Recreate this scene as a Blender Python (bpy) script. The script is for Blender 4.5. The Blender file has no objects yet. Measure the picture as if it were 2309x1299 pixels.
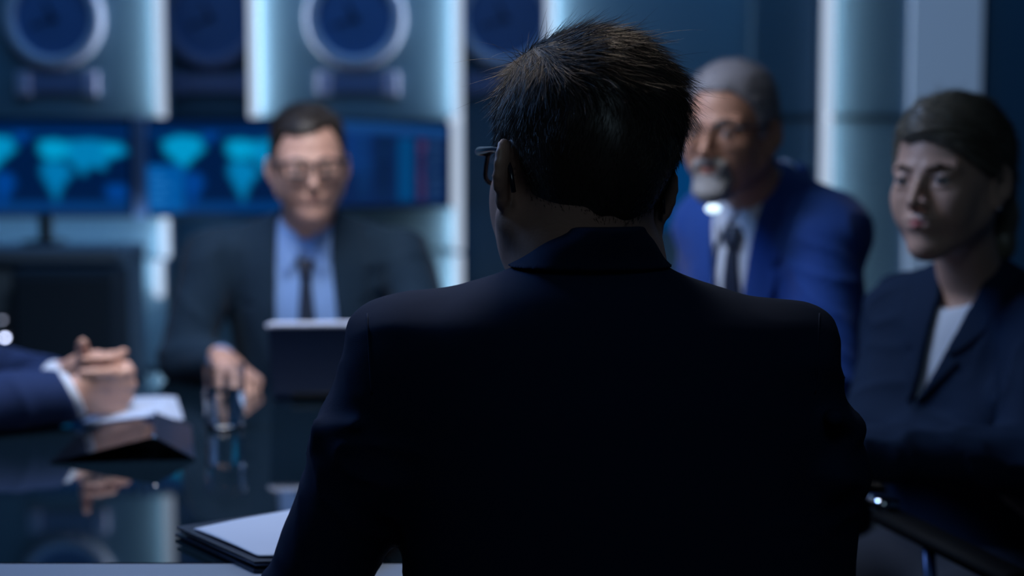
import bpy, math, random
import numpy as np
from mathutils import Matrix, Vector

random.seed(4); RNG = np.random.default_rng(7)
SC = bpy.context.scene
COL = SC.collection

# ------------------------------------------------------------------ camera
FPX = 2309 * 50 / 36.0
CAMZ = 1.17
PITCH = math.atan((649.5 - 400.0) / FPX)
cam_d = bpy.data.cameras.new('camera'); cam_d.lens = 50; cam_d.sensor_width = 36
cam_d.clip_start = .05
cam = bpy.data.objects.new('camera', cam_d); COL.objects.link(cam)
cam.location = (0, 0, CAMZ); cam.rotation_euler = (math.pi / 2 - PITCH, 0, 0)
cam_d.dof.use_dof = True; cam_d.dof.focus_distance = 1.40; cam_d.dof.aperture_fstop = 2.2
SC.camera = cam

def W(px, py, d):
    """photo pixel at depth d (metres along +Y) -> world point"""
    u = (px - 1154.5) / FPX; v = (649.5 - py) / FPX
    c, s = math.cos(PITCH), math.sin(PITCH)
    x, y, z = u, c + v * s, -s + v * c
    k = d / y
    return np.array([x * k, d, CAMZ + z * k])

# ------------------------------------------------------------------ world, view, lights
wd = bpy.data.worlds.new('world'); SC.world = wd; wd.use_nodes = True
wd.node_tree.nodes['Background'].inputs[0].default_value = (.02, .06, .12, 1)
wd.node_tree.nodes['Background'].inputs[1].default_value = .12
SC.view_settings.view_transform = 'Standard'; SC.view_settings.look = 'None'
SC.view_settings.exposure = 0.0; SC.view_settings.gamma = 1.0

def area(name, loc, target, sx, sy, power, color, spread=math.pi):
    l = bpy.data.lights.new(name, 'AREA'); l.shape = 'RECTANGLE'; l.size = sx; l.size_y = sy
    l.energy = power; l.color = color; l.spread = spread
    o = bpy.data.objects.new(name, l); COL.objects.link(o); o.location = loc
    dv = Vector(target) - Vector(loc)
    o.rotation_euler = dv.to_track_quat('-Z', 'Y').to_euler()
    return o
KEY = area('pendant_key', (-.38, 2.26, 1.98), (-.40, 2.42, 1.0), .75, .50, 11.5, (.92, .93, 1.0), math.radians(128))
TOPL = area('hair_fill', (.02, 2.25, 2.75), (.05, 1.42, 1.3), .35, .35, .40, (1.0, .84, .70), math.radians(28))  # added narrow beam for the highlights on the front man's hair
KEY2 = area('blue_downlight', (-1.3, 2.3, 2.4), (.0, 1.8, 1.1), .6, .6, 10.0, (.20, .45, 1.0), math.radians(130))
WASH = area('wall_wash', (-.6, 3.9, 2.75), (-.6, 4.8, 1.2), 3.0, .2, 8.5, (.14, .45, 1.0))
WASHR = area('wall_wash_right', (1.2, 3.6, 2.75), (1.2, 4.8, 1.2), 1.2, .2, 1.6, (.10, .45, 1.0))
REAR = area('rear_fill', (.2, -.6, 2.8), (.1, 1.4, .9), .8, .8, 5.0, (.55, .80, 1.0))  # added fill behind the camera, lifts the front man's dark back

UNDER = area('desk_fill', (-1.45, 4.52, .99), (-1.45, 4.75, .80), 1.0, .04, 1.3, (.30, .60, 1.0))  # added fill for the desk and lower panel, besides the screens' own glow

# ------------------------------------------------------------------ materials
def mat(name, col, rough=.6, metal=0.0, spec=.5, emit=None, estr=0.0, trans=0.0, ior=1.5, bump=None, var=None, sheen=0, coat=0):
    m = bpy.data.materials.new(name); m.use_nodes = True
    nt = m.node_tree; b = nt.nodes['Principled BSDF']
    b.inputs['Base Color'].default_value = (*col, 1)
    b.inputs['Roughness'].default_value = rough; b.inputs['Metallic'].default_value = metal
    b.inputs['Specular IOR Level'].default_value = spec; b.inputs['IOR'].default_value = ior
    b.inputs['Transmission Weight'].default_value = trans
    if sheen: b.inputs['Sheen Weight'].default_value = sheen
    if coat: b.inputs['Coat Weight'].default_value = coat
    if emit: b.inputs['Emission Color'].default_value = (*emit, 1); b.inputs['Emission Strength'].default_value = estr
    if bump or var:
        tc = nt.nodes.new('ShaderNodeTexCoord')
    if bump:
        sc_, st, kind = bump
        n = nt.nodes.new('ShaderNodeTexNoise' if kind != 'weave' else 'ShaderNodeTexWave')
        n.inputs['Scale'].default_value = sc_
        if kind == 'weave': n.inputs['Distortion'].default_value = 1.5; n.bands_direction = 'DIAGONAL'
        nt.links.new(tc.outputs['Object'], n.inputs['Vector'])
        bp = nt.nodes.new('ShaderNodeBump'); bp.inputs['Strength'].default_value = st; bp.inputs['Distance'].default_value = .002
        nt.links.new(n.outputs[1 if kind != 'weave' else 1], bp.inputs['Height']); nt.links.new(bp.outputs[0], b.inputs['Normal'])
    if var:
        sc_, c2 = var
        n = nt.nodes.new('ShaderNodeTexNoise'); n.inputs['Scale'].default_value = sc_
        mx = nt.nodes.new('ShaderNodeMix'); mx.data_type = 'RGBA'
        mx.inputs[6].default_value = (*col, 1); mx.inputs[7].default_value = (*c2, 1)
        nt.links.new(tc.outputs['Object'], n.inputs['Vector'])
        nt.links.new(n.outputs[0], mx.inputs[0]); nt.links.new(mx.outputs[2], b.inputs['Base Color'])
    return m
M = {}
M['panel'] = mat('wall_panel_paint', (.19, .32, .41), .45, var=(1.5, (.17, .29, .38)))
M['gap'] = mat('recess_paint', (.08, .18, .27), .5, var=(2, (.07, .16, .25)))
M['led_side'] = mat('led_tube', (.8, .8, .8), .5, emit=(.74, .88, 1.0), estr=9.0)
M['led_front'] = mat('led_diffuser', (.5, .5, .5), .5, emit=(.66, .79, 1.0), estr=.66)
M['glow_face'] = mat('column_glow', (.3, .35, .4), .5, emit=(.36, .56, .9), estr=.22, var=(2, (.25, .3, .38)))  # soft emission stands in for light falling on the column face
M['floor'] = mat('dark_carpet', (.02, .03, .045), .9, bump=(60, .4, 'n'))
M['ceiling'] = mat('ceiling_paint', (.05, .07, .1), .8, var=(3, (.04, .06, .09)))
M['wall'] = mat('dark_wall_paint', (.03, .06, .09), .7, var=(2, (.025, .05, .08)))
M['trim'] = mat('trim_metal', (.34, .40, .62), .5, metal=.2, bump=(80, .1, 'n'))
M['black'] = mat('black_plastic', (.01, .012, .016), .35, bump=(200, .1, 'n'))
M['glossblack'] = mat('gloss_black', (.004, .006, .01), .06, var=(4, (.006, .008, .012)))
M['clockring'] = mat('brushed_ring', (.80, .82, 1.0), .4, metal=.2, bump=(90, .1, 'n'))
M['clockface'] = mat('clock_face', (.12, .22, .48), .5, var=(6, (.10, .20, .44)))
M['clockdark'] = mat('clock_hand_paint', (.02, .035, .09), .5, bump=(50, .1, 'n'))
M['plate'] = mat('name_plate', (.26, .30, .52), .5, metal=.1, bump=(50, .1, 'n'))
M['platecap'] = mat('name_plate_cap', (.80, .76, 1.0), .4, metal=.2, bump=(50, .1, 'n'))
M['table'] = mat('table_glass', (.004, .010, .016), .03, ior=1.68, var=(3, (.005, .012, .02)))
M['edge'] = mat('table_rim', (.22, .28, .38), .38, metal=.35, bump=(120, .1, 'n'))
M['metal'] = mat('brushed_metal', (.35, .4, .5), .3, metal=.9, bump=(150, .08, 'n'))
M['chrome'] = mat('chrome', (.75, .82, .9), .12, metal=1.0, bump=(90, .02, 'n'))
M['paper'] = mat('paper', (.42, .50, .66), .7, var=(9, (.38, .46, .62)))
M['leather'] = mat('folder_leather', (.006, .014, .036), .35, bump=(160, .4, 'n'))
M['lid'] = mat('laptop_lid', (.010, .032, .10), .3, metal=.5, bump=(90, .04, 'n'))
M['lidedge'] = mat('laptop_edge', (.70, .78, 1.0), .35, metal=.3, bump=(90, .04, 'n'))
M['keys'] = mat('keyboard', (.01, .012, .015), .5, bump=(120, .3, 'n'))
def glassmat():
    m = mat('drinking_glass', (.93, .97, 1.0), 0.0, trans=1.0, ior=1.46, bump=(30, .02, 'n'))
    return m
M['glass'] = glassmat()
M['water'] = mat('water', (.9, .97, 1.0), 0.0, trans=1.0, ior=1.33, bump=(30, .01, 'n'))
def lensmat():
    m = bpy.data.materials.new('spectacle_lens'); m.use_nodes = True; nt = m.node_tree; nt.nodes.clear()
    o = nt.nodes.new('ShaderNodeOutputMaterial'); mx = nt.nodes.new('ShaderNodeMixShader'); fr = nt.nodes.new('ShaderNodeFresnel'); fr.inputs[0].default_value = 1.25
    t = nt.nodes.new('ShaderNodeBsdfTransparent'); t.inputs[0].default_value = (.985, .99, .99, 1); g = nt.nodes.new('ShaderNodeBsdfGlossy'); g.inputs['Roughness'].default_value = .02
    nt.links.new(fr.outputs[0], mx.inputs[0]); nt.links.new(t.outputs[0], mx.inputs[1]); nt.links.new(g.outputs[0], mx.inputs[2]); nt.links.new(mx.outputs[0], o.inputs[0]); return m
M['lens'] = lensmat()
M['skin_a'] = mat('skin_far', (.58, .35, .27), .45, var=(22, (.52, .28, .22)), bump=(120, .15, 'n'))
M['skin_b'] = mat('skin_older', (.47, .25, .17), .5, var=(25, (.40, .20, .14)), bump=(120, .2, 'n'))
M['skin_w'] = mat('skin_woman', (.50, .33, .26), .5, var=(18, (.46, .28, .22)), bump=(140, .1, 'n'))
M['skin_m'] = mat('skin_front', (.34, .21, .16), .5, var=(22, (.38, .21, .16)), bump=(160, .2, 'n'))
M['lip'] = mat('lips', (.38, .13, .12), .45, var=(30, (.33, .11, .1)))
M['lip_w'] = mat('lips_pink', (.52, .17, .17), .4, var=(30, (.46, .14, .15)))
M['eye'] = mat('eye_white', (.38, .38, .40), .25, var=(30, (.33, .33, .36)))
M['iris'] = mat('iris', (.02, .02, .025), .2, var=(30, (.03, .03, .03)))
M['hair_brown'] = mat('hair_brown', (.016, .011, .009), .5, var=(60, (.026, .018, .014)), bump=(250, .4, 'n'))
M['hair_front'] = mat('hair_dark', (.017, .012, .010), .42, var=(40, (.032, .023, .018)))
M['hair_grey'] = mat('hair_grey', (.20, .20, .23), .6, var=(70, (.34, .34, .38)), bump=(260, .5, 'n'))
M['beard'] = mat('beard_grey', (.34, .34, .35), .7, var=(90, (.20, .19, .19)), bump=(260, .6, 'n'))
M['hair_blond'] = mat('hair_blond', (.21, .19, .14), .30, var=(14, (.05, .042, .034)), bump=(180, .5, 'n'))
M['brow'] = mat('eyebrow', (.03, .02, .015), .7, bump=(200, .5, 'n'))
M['brow_w'] = mat('eyebrow_light', (.14, .09, .065), .7, bump=(200, .5, 'n'))
M['brow_g'] = mat('eyebrow_grey', (.09, .08, .08), .7, bump=(200, .5, 'n'))
M['suit_m'] = mat('navy_suit_front', (.006, .015, .042), .85, spec=.10, bump=(900, .25, 'weave'))
M['suit_a'] = mat('charcoal_suit', (.009, .027, .052), .8, spec=.2, bump=(700, .2, 'weave'), sheen=.05)
M['suit_b'] = mat('royal_blue_suit', (.010, .055, .27), .75, spec=.2, bump=(700, .2, 'weave'), sheen=.1)
M['suit_l'] = mat('navy_suit_left', (.008, .024, .09), .8, spec=.2, bump=(700, .2, 'weave'), sheen=.05)
M['suit_w'] = mat('navy_blazer', (.006, .018, .048), .85, spec=.15, bump=(700, .2, 'weave'))
M['shirt_blue'] = mat('light_blue_shirt', (.22, .38, .72), .75, bump=(500, .1, 'weave'))
M['shirt_white'] = mat('white_shirt', (.55, .62, .74), .75, bump=(500, .1, 'weave'))
M['blouse'] = mat('white_blouse', (.52, .60, .72), .7, bump=(300, .1, 'weave'))
M['tie'] = mat('dark_tie', (.008, .016, .04), .45, bump=(500, .1, 'weave'))
M['trouser'] = mat('trousers', (.005, .012, .028), .85, bump=(600, .2, 'weave'))
M['shoe'] = mat('black_shoes', (.006, .006, .008), .25, bump=(90, .05, 'n'))
M['frame'] = mat('spectacle_frame', (.008, .01, .02), .22, bump=(60, .02, 'n'))
M['chair'] = mat('chair_fabric', (.003, .005, .010), .8, spec=.15, bump=(400, .3, 'weave'))
M['rest'] = mat('armrest_rubber', (.0015, .0025, .004), .7, spec=.1, bump=(200, .1, 'n'))
M['box'] = mat('cabinet_paint', (.012, .035, .07), .6, bump=(300, .1, 'n'))
M['desk'] = mat('console_paint', (.16, .26, .38), .5, var=(3, (.14, .23, .34)))

# ------------------------------------------------------------------ mesh helpers
def link_mesh(name, V, F, m, parent=None, smooth=True, attrs=None):
    V = np.asarray(V, dtype=np.float32)
    org = np.array(parent.matrix_world.translation) if parent is not None else np.zeros(3)
    if parent is not None:
        org = np.array(parent['_o'])
    me = bpy.data.meshes.new(name)
    if isinstance(F, np.ndarray):
        n = F.shape[1]
        me.vertices.add(len(V)); me.vertices.foreach_set('co', (V - org).astype(np.float32).ravel())
        me.loops.add(F.size); me.loops.foreach_set('vertex_index', F.astype(np.int32).ravel())
        me.polygons.add(len(F))
        me.polygons.foreach_set('loop_start', np.arange(0, F.size, n, dtype=np.int32))
        me.polygons.foreach_set('loop_total', np.full(len(F), n, dtype=np.int32))
        me.update(calc_edges=True)
    else:
        me.from_pydata([tuple(map(float, v - org)) for v in V], [], F); me.update()
    if smooth: me.polygons.foreach_set('use_smooth', np.ones(len(me.polygons), dtype=bool))
    me.materials.append(m)
    o = bpy.data.objects.new(name, me); COL.objects.link(o)
    if parent is not None: o.parent = parent; o['_o'] = (0.0, 0.0, 0.0)
    if parent is not None: o['_o'] = list(map(float, org))
    else: o['_o'] = [0.0, 0.0, 0.0]
    return o

def tag(o, label=None, cat=None, group=None, kind=None):
    if label: o['label'] = label
    if cat: o['category'] = cat
    if group: o['group'] = group
    if kind: o['kind'] = kind
    return o

def empty(name, loc, label, cat, group=None):
    e = bpy.data.objects.new(name, None); COL.objects.link(e); e.location = tuple(map(float, loc))
    e['_o'] = list(map(float, loc)); e.empty_display_size = .1
    return tag(e, label, cat, group)

class MB:
    def __init__(s): s.V = []; s.F = []
    def add(s, V, F):
        b = len(s.V); s.V += [tuple(map(float, v)) for v in V]; s.F += [tuple(int(i) + b for i in f) for f in F]; return s
    def box(s, c, size, R=None, bev=0.0):
        hx, hy, hz = [a / 2 for a in size]
        b = min(bev, hx * .9, hy * .9, hz * .9)
        if b <= 0:
            P = [(x, y, z) for x in (-hx, hx) for y in (-hy, hy) for z in (-hz, hz)]
            F = [(0, 1, 3, 2), (4, 6, 7, 5), (0, 4, 5, 1), (2, 3, 7, 6), (0, 2, 6, 4), (1, 5, 7, 3)]
        else:
            P = []; idx = {}
            for sx in (-1, 1):
                for sy in (-1, 1):
                    for sz in (-1, 1):
                        for ax in range(3):
                            p = [sx * (hx - b), sy * (hy - b), sz * (hz - b)]
                            p[ax] = (sx * hx, sy * hy, sz * hz)[ax]
                            idx[(sx, sy, sz, ax)] = len(P); P.append(tuple(p))
            F = []
            for ax in range(3):
                o1, o2 = [a for a in range(3) if a != ax]
                for sgn in (-1, 1):
                    q = []
                    for a, bb in ((-1, -1), (1, -1), (1, 1), (-1, 1)):
                        k = [0, 0, 0]; k[ax] = sgn; k[o1] = a; k[o2] = bb; q.append(idx[(k[0], k[1], k[2], ax)])
                    F.append(tuple(q))
            for ax in range(3):
                o1, o2 = [a for a in range(3) if a != ax]
                for a in (-1, 1):
                    for bb in (-1, 1):
                        q = []
                        for sgn, which in ((-1, o1), (-1, o2), (1, o2), (1, o1)):
                            k = [0, 0, 0]; k[ax] = sgn; k[o1] = a; k[o2] = bb; q.append(idx[(k[0], k[1], k[2], which)])
                        F.append(tuple(q))
            for sx in (-1, 1):
                for sy in (-1, 1):
                    for sz in (-1, 1):
                        F.append(tuple(idx[(sx, sy, sz, a)] for a in range(3)))
        P = np.array(P)
        if R is not None: P = P @ np.array(R).T
        return s.add(P + np.array(c), F)
    def tube(s, pts, r, n=10, closed=False):
        pts = [np.array(p, float) for p in pts]; rs = r if hasattr(r, '__len__') else [r] * len(pts)
        m = len(pts); V = []; prev = None
        for i, p in enumerate(pts):
            a = pts[(i - 1) % m] if (closed or i > 0) else p; b = pts[(i + 1) % m] if (closed or i < m - 1) else p
            t = b - a; t /= np.linalg.norm(t) + 1e-9
            if prev is None:
                prev = np.cross(t, (0, 0, 1.0)) if abs(t[2]) < .9 else np.cross(t, (1.0, 0, 0))
            u = prev - t * np.dot(prev, t); u /= np.linalg.norm(u) + 1e-9; w = np.cross(t, u); prev = u
            for k in range(n):
                an = 2 * math.pi * k / n; V.append(p + rs[i] * (u * math.cos(an) + w * math.sin(an)))
        F = []
        for i in range(m if closed else m - 1):
            j = (i + 1) % m
            for k in range(n): F.append((i * n + k, i * n + (k + 1) % n, j * n + (k + 1) % n, j * n + k))
        if not closed: F += [tuple(range(n))[::-1], tuple(range((m - 1) * n, m * n))]
        return s.add(V, F)
    def lathe(s, prof, c, axis='z', n=40, a0=0, a1=2 * math.pi):
        V = []; m = len(prof); full = abs(a1 - a0 - 2 * math.pi) < 1e-6; nn = n if full else n + 1
        for k in range(nn):
            an = a0 + (a1 - a0) * k / n
            for r, h in prof:
                if axis == 'z': V.append((c[0] + r * math.cos(an), c[1] + r * math.sin(an), c[2] + h))
                else: V.append((c[0] + r * math.cos(an), c[1] + h, c[2] + r * math.sin(an)))
        F = []
        for k in range(n):
            k2 = (k + 1) % nn
            for i in range(m - 1): F.append((k * m + i, k2 * m + i, k2 * m + i + 1, k * m + i + 1))
        return s.add(V, F)
    def prism(s, quad_front, thick_vec):
        a = [np.array(p, float) for p in quad_front]; n = len(a); b = [p + np.array(thick_vec) for p in a]
        return s.add(a + b, [tuple(range(n)), tuple(range(2 * n - 1, n - 1, -1))] + [(i, i + n, (i + 1) % n + n, (i + 1) % n) for i in range(n)])
    def build(s, name, m, parent=None, smooth=False):
        o = link_mesh(name, np.array(s.V), s.F, m, parent, smooth)
        import bmesh
        bm = bmesh.new(); bm.from_mesh(o.data); bmesh.ops.recalc_face_normals(bm, faces=bm.faces); bm.to_mesh(o.data); bm.free()
        return o

# ------------------------------------------------------------------ implicit surfaces
def nrm(v): v = np.array(v, float); return v / (np.linalg.norm(v) + 1e-12)
def rotz(a): c, s = math.cos(a), math.sin(a); return np.array([[c, -s, 0], [s, c, 0], [0, 0, 1.0]])
def rotx(a): c, s = math.cos(a), math.sin(a); return np.array([[1.0, 0, 0], [0, c, -s], [0, s, c]])
def roty(a): c, s = math.cos(a), math.sin(a); return np.array([[c, 0, s], [0, 1.0, 0], [-s, 0, c]])
def smin(a, b, k):
    if k <= 0: return np.minimum(a, b)
    h = np.maximum(k - np.abs(a - b), 0) / k
    return np.minimum(a, b) - h * h * k * .25
def smax(a, b, k): return -smin(-a, -b, k)

class Field:
    """ordered list of blended solids; ops are (mode, fn, centre, radius, k)"""
    def __init__(s, R=None, o=None, scale=1.0):
        s.ops = []; s.R = np.eye(3) if R is None else np.array(R); s.o = np.zeros(3) if o is None else np.array(o, float); s.s = scale
        s.post = None; s.disp = None; s.disp_max = 0.0
    def _w(s, p): return s.R @ (np.array(p, float) * s.s) + s.o
    def frame(s, R, o, scale=1.0): s.R = np.array(R); s.o = np.array(o, float); s.s = scale; return s
    def _add(s, mode, fn, c, rad, k):
        R, o, sc = s.R.copy(), s.o.copy(), s.s
        if sc == 1.0 and np.allclose(R, np.eye(3)) and np.allclose(o, 0): f = fn
        else: f = lambda P, fn=fn: fn(((P - o) @ R) / sc) * sc
        s.ops.append((mode, f, s._w(c), rad * sc, k * sc)); return s
    def sph(s, c, r, k=.02, mode='u'):
        c = np.array(c, float); return s._add(mode, lambda P: np.sqrt(((P - c) ** 2).sum(1)) - r, c, r, k)
    def ell(s, c, r, k=.02, mode='u', R=None):
        c = np.array(c, float); r = np.array(r, float); RR = None if R is None else np.array(R)
        def fn(P):
            q = P - c
            if RR is not None: q = q @ RR
            k0 = np.sqrt(((q / r) ** 2).sum(1)); k1 = np.sqrt(((q / (r * r)) ** 2).sum(1)) + 1e-9
            return np.where(k0 < .05, -r.min(), k0 * (k0 - 1) / k1)
        return s._add(mode, fn, c, float(r.max()), k)
    def cone(s, a, b, ra, rb, k=.02, mode='u', flat=None):
        """tapered capsule; flat=(axis, factor) squeezes across that axis"""
        a = np.array(a, float); b = np.array(b, float)
        ab = b - a; L2 = float(ab @ ab) + 1e-12
        fx = None
        if flat is not None: fx = (nrm(flat[0]), flat[1])
        def fn(P):
            q = P - a
            t = np.clip(q @ ab / L2, 0, 1)
            e = q - t[:, None] * ab
            if fx is not None:
                h = e @ fx[0]; e = e + ((1 / fx[1] - 1) * h)[:, None] * fx[0]
            d = np.sqrt((e ** 2).sum(1)) - (ra + (rb - ra) * t)
            return d * (min(1, fx[1]) if fx is not None else 1)
        mx = max(ra, rb)
        return s._add(mode, fn, (a + b) / 2, math.sqrt(L2) / 2 + mx, k)
    def loft(s, rows, k=.0, mode='u', n=2.4):
        """rows: (z, xc, yc, a, b) sorted by z"""
        A = np.array(sorted(rows), float); z = A[:, 0]
        zs = np.linspace(z[0], z[-1], 400)
        T = [np.interp(zs, z, A[:, i]) for i in range(1, 5)]
        ker = np.ones(9) / 9.0
        T = [np.convolve(np.pad(t, 4, mode='edge'), ker, 'valid') for t in T]
        slope = np.maximum(np.abs(np.gradient(T[2], zs)), np.abs(np.gradient(T[3], zs))) + np.abs(np.gradient(T[0], zs))
        slope = np.convolve(np.pad(slope, 12, mode='edge'), np.ones(25) / 25, 'valid')
        z0, z1 = z[0], z[-1]
        def fn(P):
            zz = np.clip(P[:, 2], z0, z1)
            xc, yc, a, b, sl = [np.interp(zz, zs, t) for t in (*T, slope)]
            g = ((np.abs(P[:, 0] - xc) / a) ** n + (np.abs(P[:, 1] - yc) / b) ** n) ** (1 / n)
            d = (g - 1) * np.minimum(a, b) / np.sqrt(1 + sl * sl)
            return np.maximum(d, np.maximum(P[:, 2] - z1, z0 - P[:, 2]))
        c = np.array([A[:, 1].mean(), A[:, 2].mean(), (z0 + z1) / 2])
        return s._add(mode, fn, c, math.sqrt(((z1 - z0) / 2) ** 2 + A[:, 3].max() ** 2 + A[:, 4].max() ** 2), k)
    def raw(s, P, ops=None):
        d = np.full(len(P), 1.0)
        for mode, fn, c, r, k in (s.ops if ops is None else ops):
            v = fn(P)
            if mode == 'u': d = smin(d, v, k)
            elif mode == 's': d = smax(d, -v, k)
            elif mode == 'i': d = smax(d, v, k)
        return d
    def ev(s, P, ops=None):
        d = s.raw(P, ops)
        if s.disp is not None: d = d + s.disp(P)
        if s.post is not None: d = s.post(P, d)
        return d
    def copy(s):
        f = Field(); f.ops = list(s.ops); f.post = s.post; f.disp = s.disp; return f
    def mesh(s, h, lo=None, hi=None, pad=.03, slack=1.5):
        us = [o for o in s.ops if o[0] == 'u']
        if lo is None:
            lo = np.min([o[2] - o[3] for o in us], axis=0) - pad; hi = np.max([o[2] + o[3] for o in us], axis=0) + pad
        lo = np.array(lo, float); hi = np.array(hi, float)
        B = 8
        nb = np.ceil((hi - lo) / h / B).astype(int); N = nb * B
        bs = B * h; rb = bs * math.sqrt(3) / 2
        g = [lo[i] + (np.arange(nb[i]) + .5) * bs for i in range(3)]
        Cn = np.stack(np.meshgrid(*g, indexing='ij'), -1).reshape(-1, 3) - h / 2
        dc = s.ev(Cn)
        G = np.empty(tuple(N), np.float32)
        G4 = G.reshape(nb[0], B, nb[1], B, nb[2], B)
        G4[:] = np.clip(dc.reshape(nb)[:, None, :, None, :, None], -1, 1)
        act = np.nonzero(np.abs(dc) < rb * slack + .006)[0]
        oc = np.array([o[2] for o in s.ops]); orr = np.array([o[3] for o in s.ops]); ok = np.array([o[4] for o in s.ops])
        off = np.stack(np.meshgrid(*[np.arange(B) * h] * 3, indexing='ij'), -1).reshape(-1, 3) - (B - 1) / 2 * h
        for bi in act:
            c = Cn[bi]
            near = np.sqrt(((oc - c) ** 2).sum(1)) - orr < rb + ok + .03
            ops = [o for o, q in zip(s.ops, near) if q or o[0] == 'i']
            if not ops: continue
            i, j, k = np.unravel_index(bi, tuple(nb))
            G4[i, :, j, :, k, :] = s.ev(off + c, ops).reshape(B, B, B)
        return surface_nets(G, lo, h)

def surface_nets(G, lo, h):
    S = G < 0
    nx, ny, nz = G.shape
    c = np.zeros((nx - 1, ny - 1, nz - 1), np.int8)
    for a in (0, 1):
        for b in (0, 1):
            for d in (0, 1):
                c += S[a:nx - 1 + a, b:ny - 1 + b, d:nz - 1 + d]
    cells = np.argwhere((c > 0) & (c < 8))
    if len(cells) == 0: return np.zeros((0, 3)), np.zeros((0, 4), int)
    ids = np.full(c.shape, -1, np.int32); ids[tuple(cells.T)] = np.arange(len(cells))
    acc = np.zeros((len(cells), 3)); cnt = np.zeros(len(cells))
    corners = [(a, b, d) for a in (0, 1) for b in (0, 1) for d in (0, 1)]
    for p in corners:
        for ax in range(3):
            if p[ax] == 1: continue
            q = list(p); q[ax] = 1
            v0 = G[tuple((cells + p).T)]; v1 = G[tuple((cells + q).T)]
            m = (v0 < 0) != (v1 < 0)
            t = np.where(m, v0 / np.where(m, v0 - v1, 1), 0)
            pos = np.array(p, float)[None].repeat(len(cells), 0); pos[:, ax] += t
            acc[m] += pos[m]; cnt[m] += 1
    V = (cells + acc / cnt[:, None]) * h + lo
    F = []
    for ax in range(3):
        sl0 = [slice(1, n - 1) for n in (nx, ny, nz)]; sl0[ax] = slice(0, (nx, ny, nz)[ax] - 1)
        sl1 = list(sl0); sl1[ax] = slice(1, (nx, ny, nz)[ax])
        a = S[tuple(sl0)]; b = S[tuple(sl1)]
        o1, o2 = [(1, 2), (2, 0), (0, 1)][ax]
        E = np.argwhere(a != b)
        if len(E) == 0: continue
        inside = a[tuple(E.T)]
        base = E.copy(); base[:, o1] += 1; base[:, o2] += 1
        def cid(d1, d2):
            q = base.copy(); q[:, o1] -= d1; q[:, o2] -= d2; return ids[tuple(q.T)]
        q = np.stack([cid(1, 1), cid(0, 1), cid(0, 0), cid(1, 0)], 1)
        q[~inside] = q[~inside][:, ::-1]
        F.append(q)
    return V, np.concatenate(F)

def solid(name, field, h, m, parent, smooth_iter=1, **kw):
    V, F = field.mesh(h, **kw)
    for _ in range(smooth_iter):     # light Laplacian smoothing over the quad edges
        acc = np.zeros_like(V); cnt = np.zeros(len(V))
        for a, b in ((0, 1), (1, 2), (2, 3), (3, 0)):
            np.add.at(acc, F[:, a], V[F[:, b]]); np.add.at(cnt, F[:, a], 1)
            np.add.at(acc, F[:, b], V[F[:, a]]); np.add.at(cnt, F[:, b], 1)
        V = V * .5 + .5 * acc / np.maximum(cnt, 1)[:, None]
    return link_mesh(name, V, F, m, parent)

def poly2d(pts):
    """signed distance to a 2-D polygon"""
    v = np.array(pts, float); n = len(v)
    def fn(x, y):
        P = np.stack([x, y], 1); d = ((P - v[0]) ** 2).sum(1); s = np.ones(len(P))
        j = n - 1
        for i in range(n):
            e = v[j] - v[i]; w = P - v[i]
            b = w - e * np.clip((w @ e) / (e @ e + 1e-12), 0, 1)[:, None]
            d = np.minimum(d, (b ** 2).sum(1))
            c1 = P[:, 1] >= v[i][1]; c2 = P[:, 1] < v[j][1]; c3 = e[0] * w[:, 1] > e[1] * w[:, 0]
            flip = (c1 & c2 & c3) | (~c1 & ~c2 & ~c3)
            s = np.where(flip, -s, s); j = i
        return s * np.sqrt(d)
    return fn

def noise3(P, f, seed=0):
    r = np.random.default_rng(seed); out = 0
    for i in range(4):
        k = r.normal(size=3); k *= f / np.linalg.norm(k); k2 = r.normal(size=3); k2 *= f * .6 / np.linalg.norm(k2)
        out = out + np.sin(P @ k + r.uniform(0, 6) + 1.3 * np.sin(P @ k2 + r.uniform(0, 6)))
    return out / 4

# ------------------------------------------------------------------ the room
def plane_box(name, lo, hi, m):
    c = [(a + b) / 2 for a, b in zip(lo, hi)]; sz = [b - a for a, b in zip(lo, hi)]
    o = MB().box(c, sz).build(name, m); o['kind'] = 'structure'; return o
XL, XR, YB, YF, ZT = -3.2, 2.6, -2.2, 5.10, 3.0
plane_box('floor', (XL, YB, -.1), (XR, YF, 0), M['floor'])
plane_box('ceiling', (XL, YB, ZT), (XR, YF, ZT + .1), M['ceiling'])
plane_box('wall_left', (XL - .1, YB, 0), (XL, YF, ZT), M['wall'])
plane_box('wall_right', (XR, YB, 0), (XR + .1, YF, ZT), M['wall'])
plane_box('wall_back', (XL, YB - .1, 0), (XR, YB, ZT), M['wall'])
plane_box('wall_front', (XL, YF, 0), (XR, YF + .1, ZT), M['gap'])

DW = 4.80
def X(px, d=DW): return W(px, 400, d)[0]
def Z(py, d=DW): return W(1154, py, d)[2]

def rounded_panel(name, x0, x1, z0, z1, y, t, m, r=.012, parent=None):
    P = []
    for cx, cz, a in ((x1 - r, z1 - r, 0), (x0 + r, z1 - r, 90), (x0 + r, z0 + r, 180), (x1 - r, z0 + r, 270)):
        for k in range(6):
            an = math.radians(a + k * 18); P.append((cx + r * math.cos(an), y, cz + r * math.sin(an)))
    return MB().prism(P, (0, t, 0)).build(name, m, parent)

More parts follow.
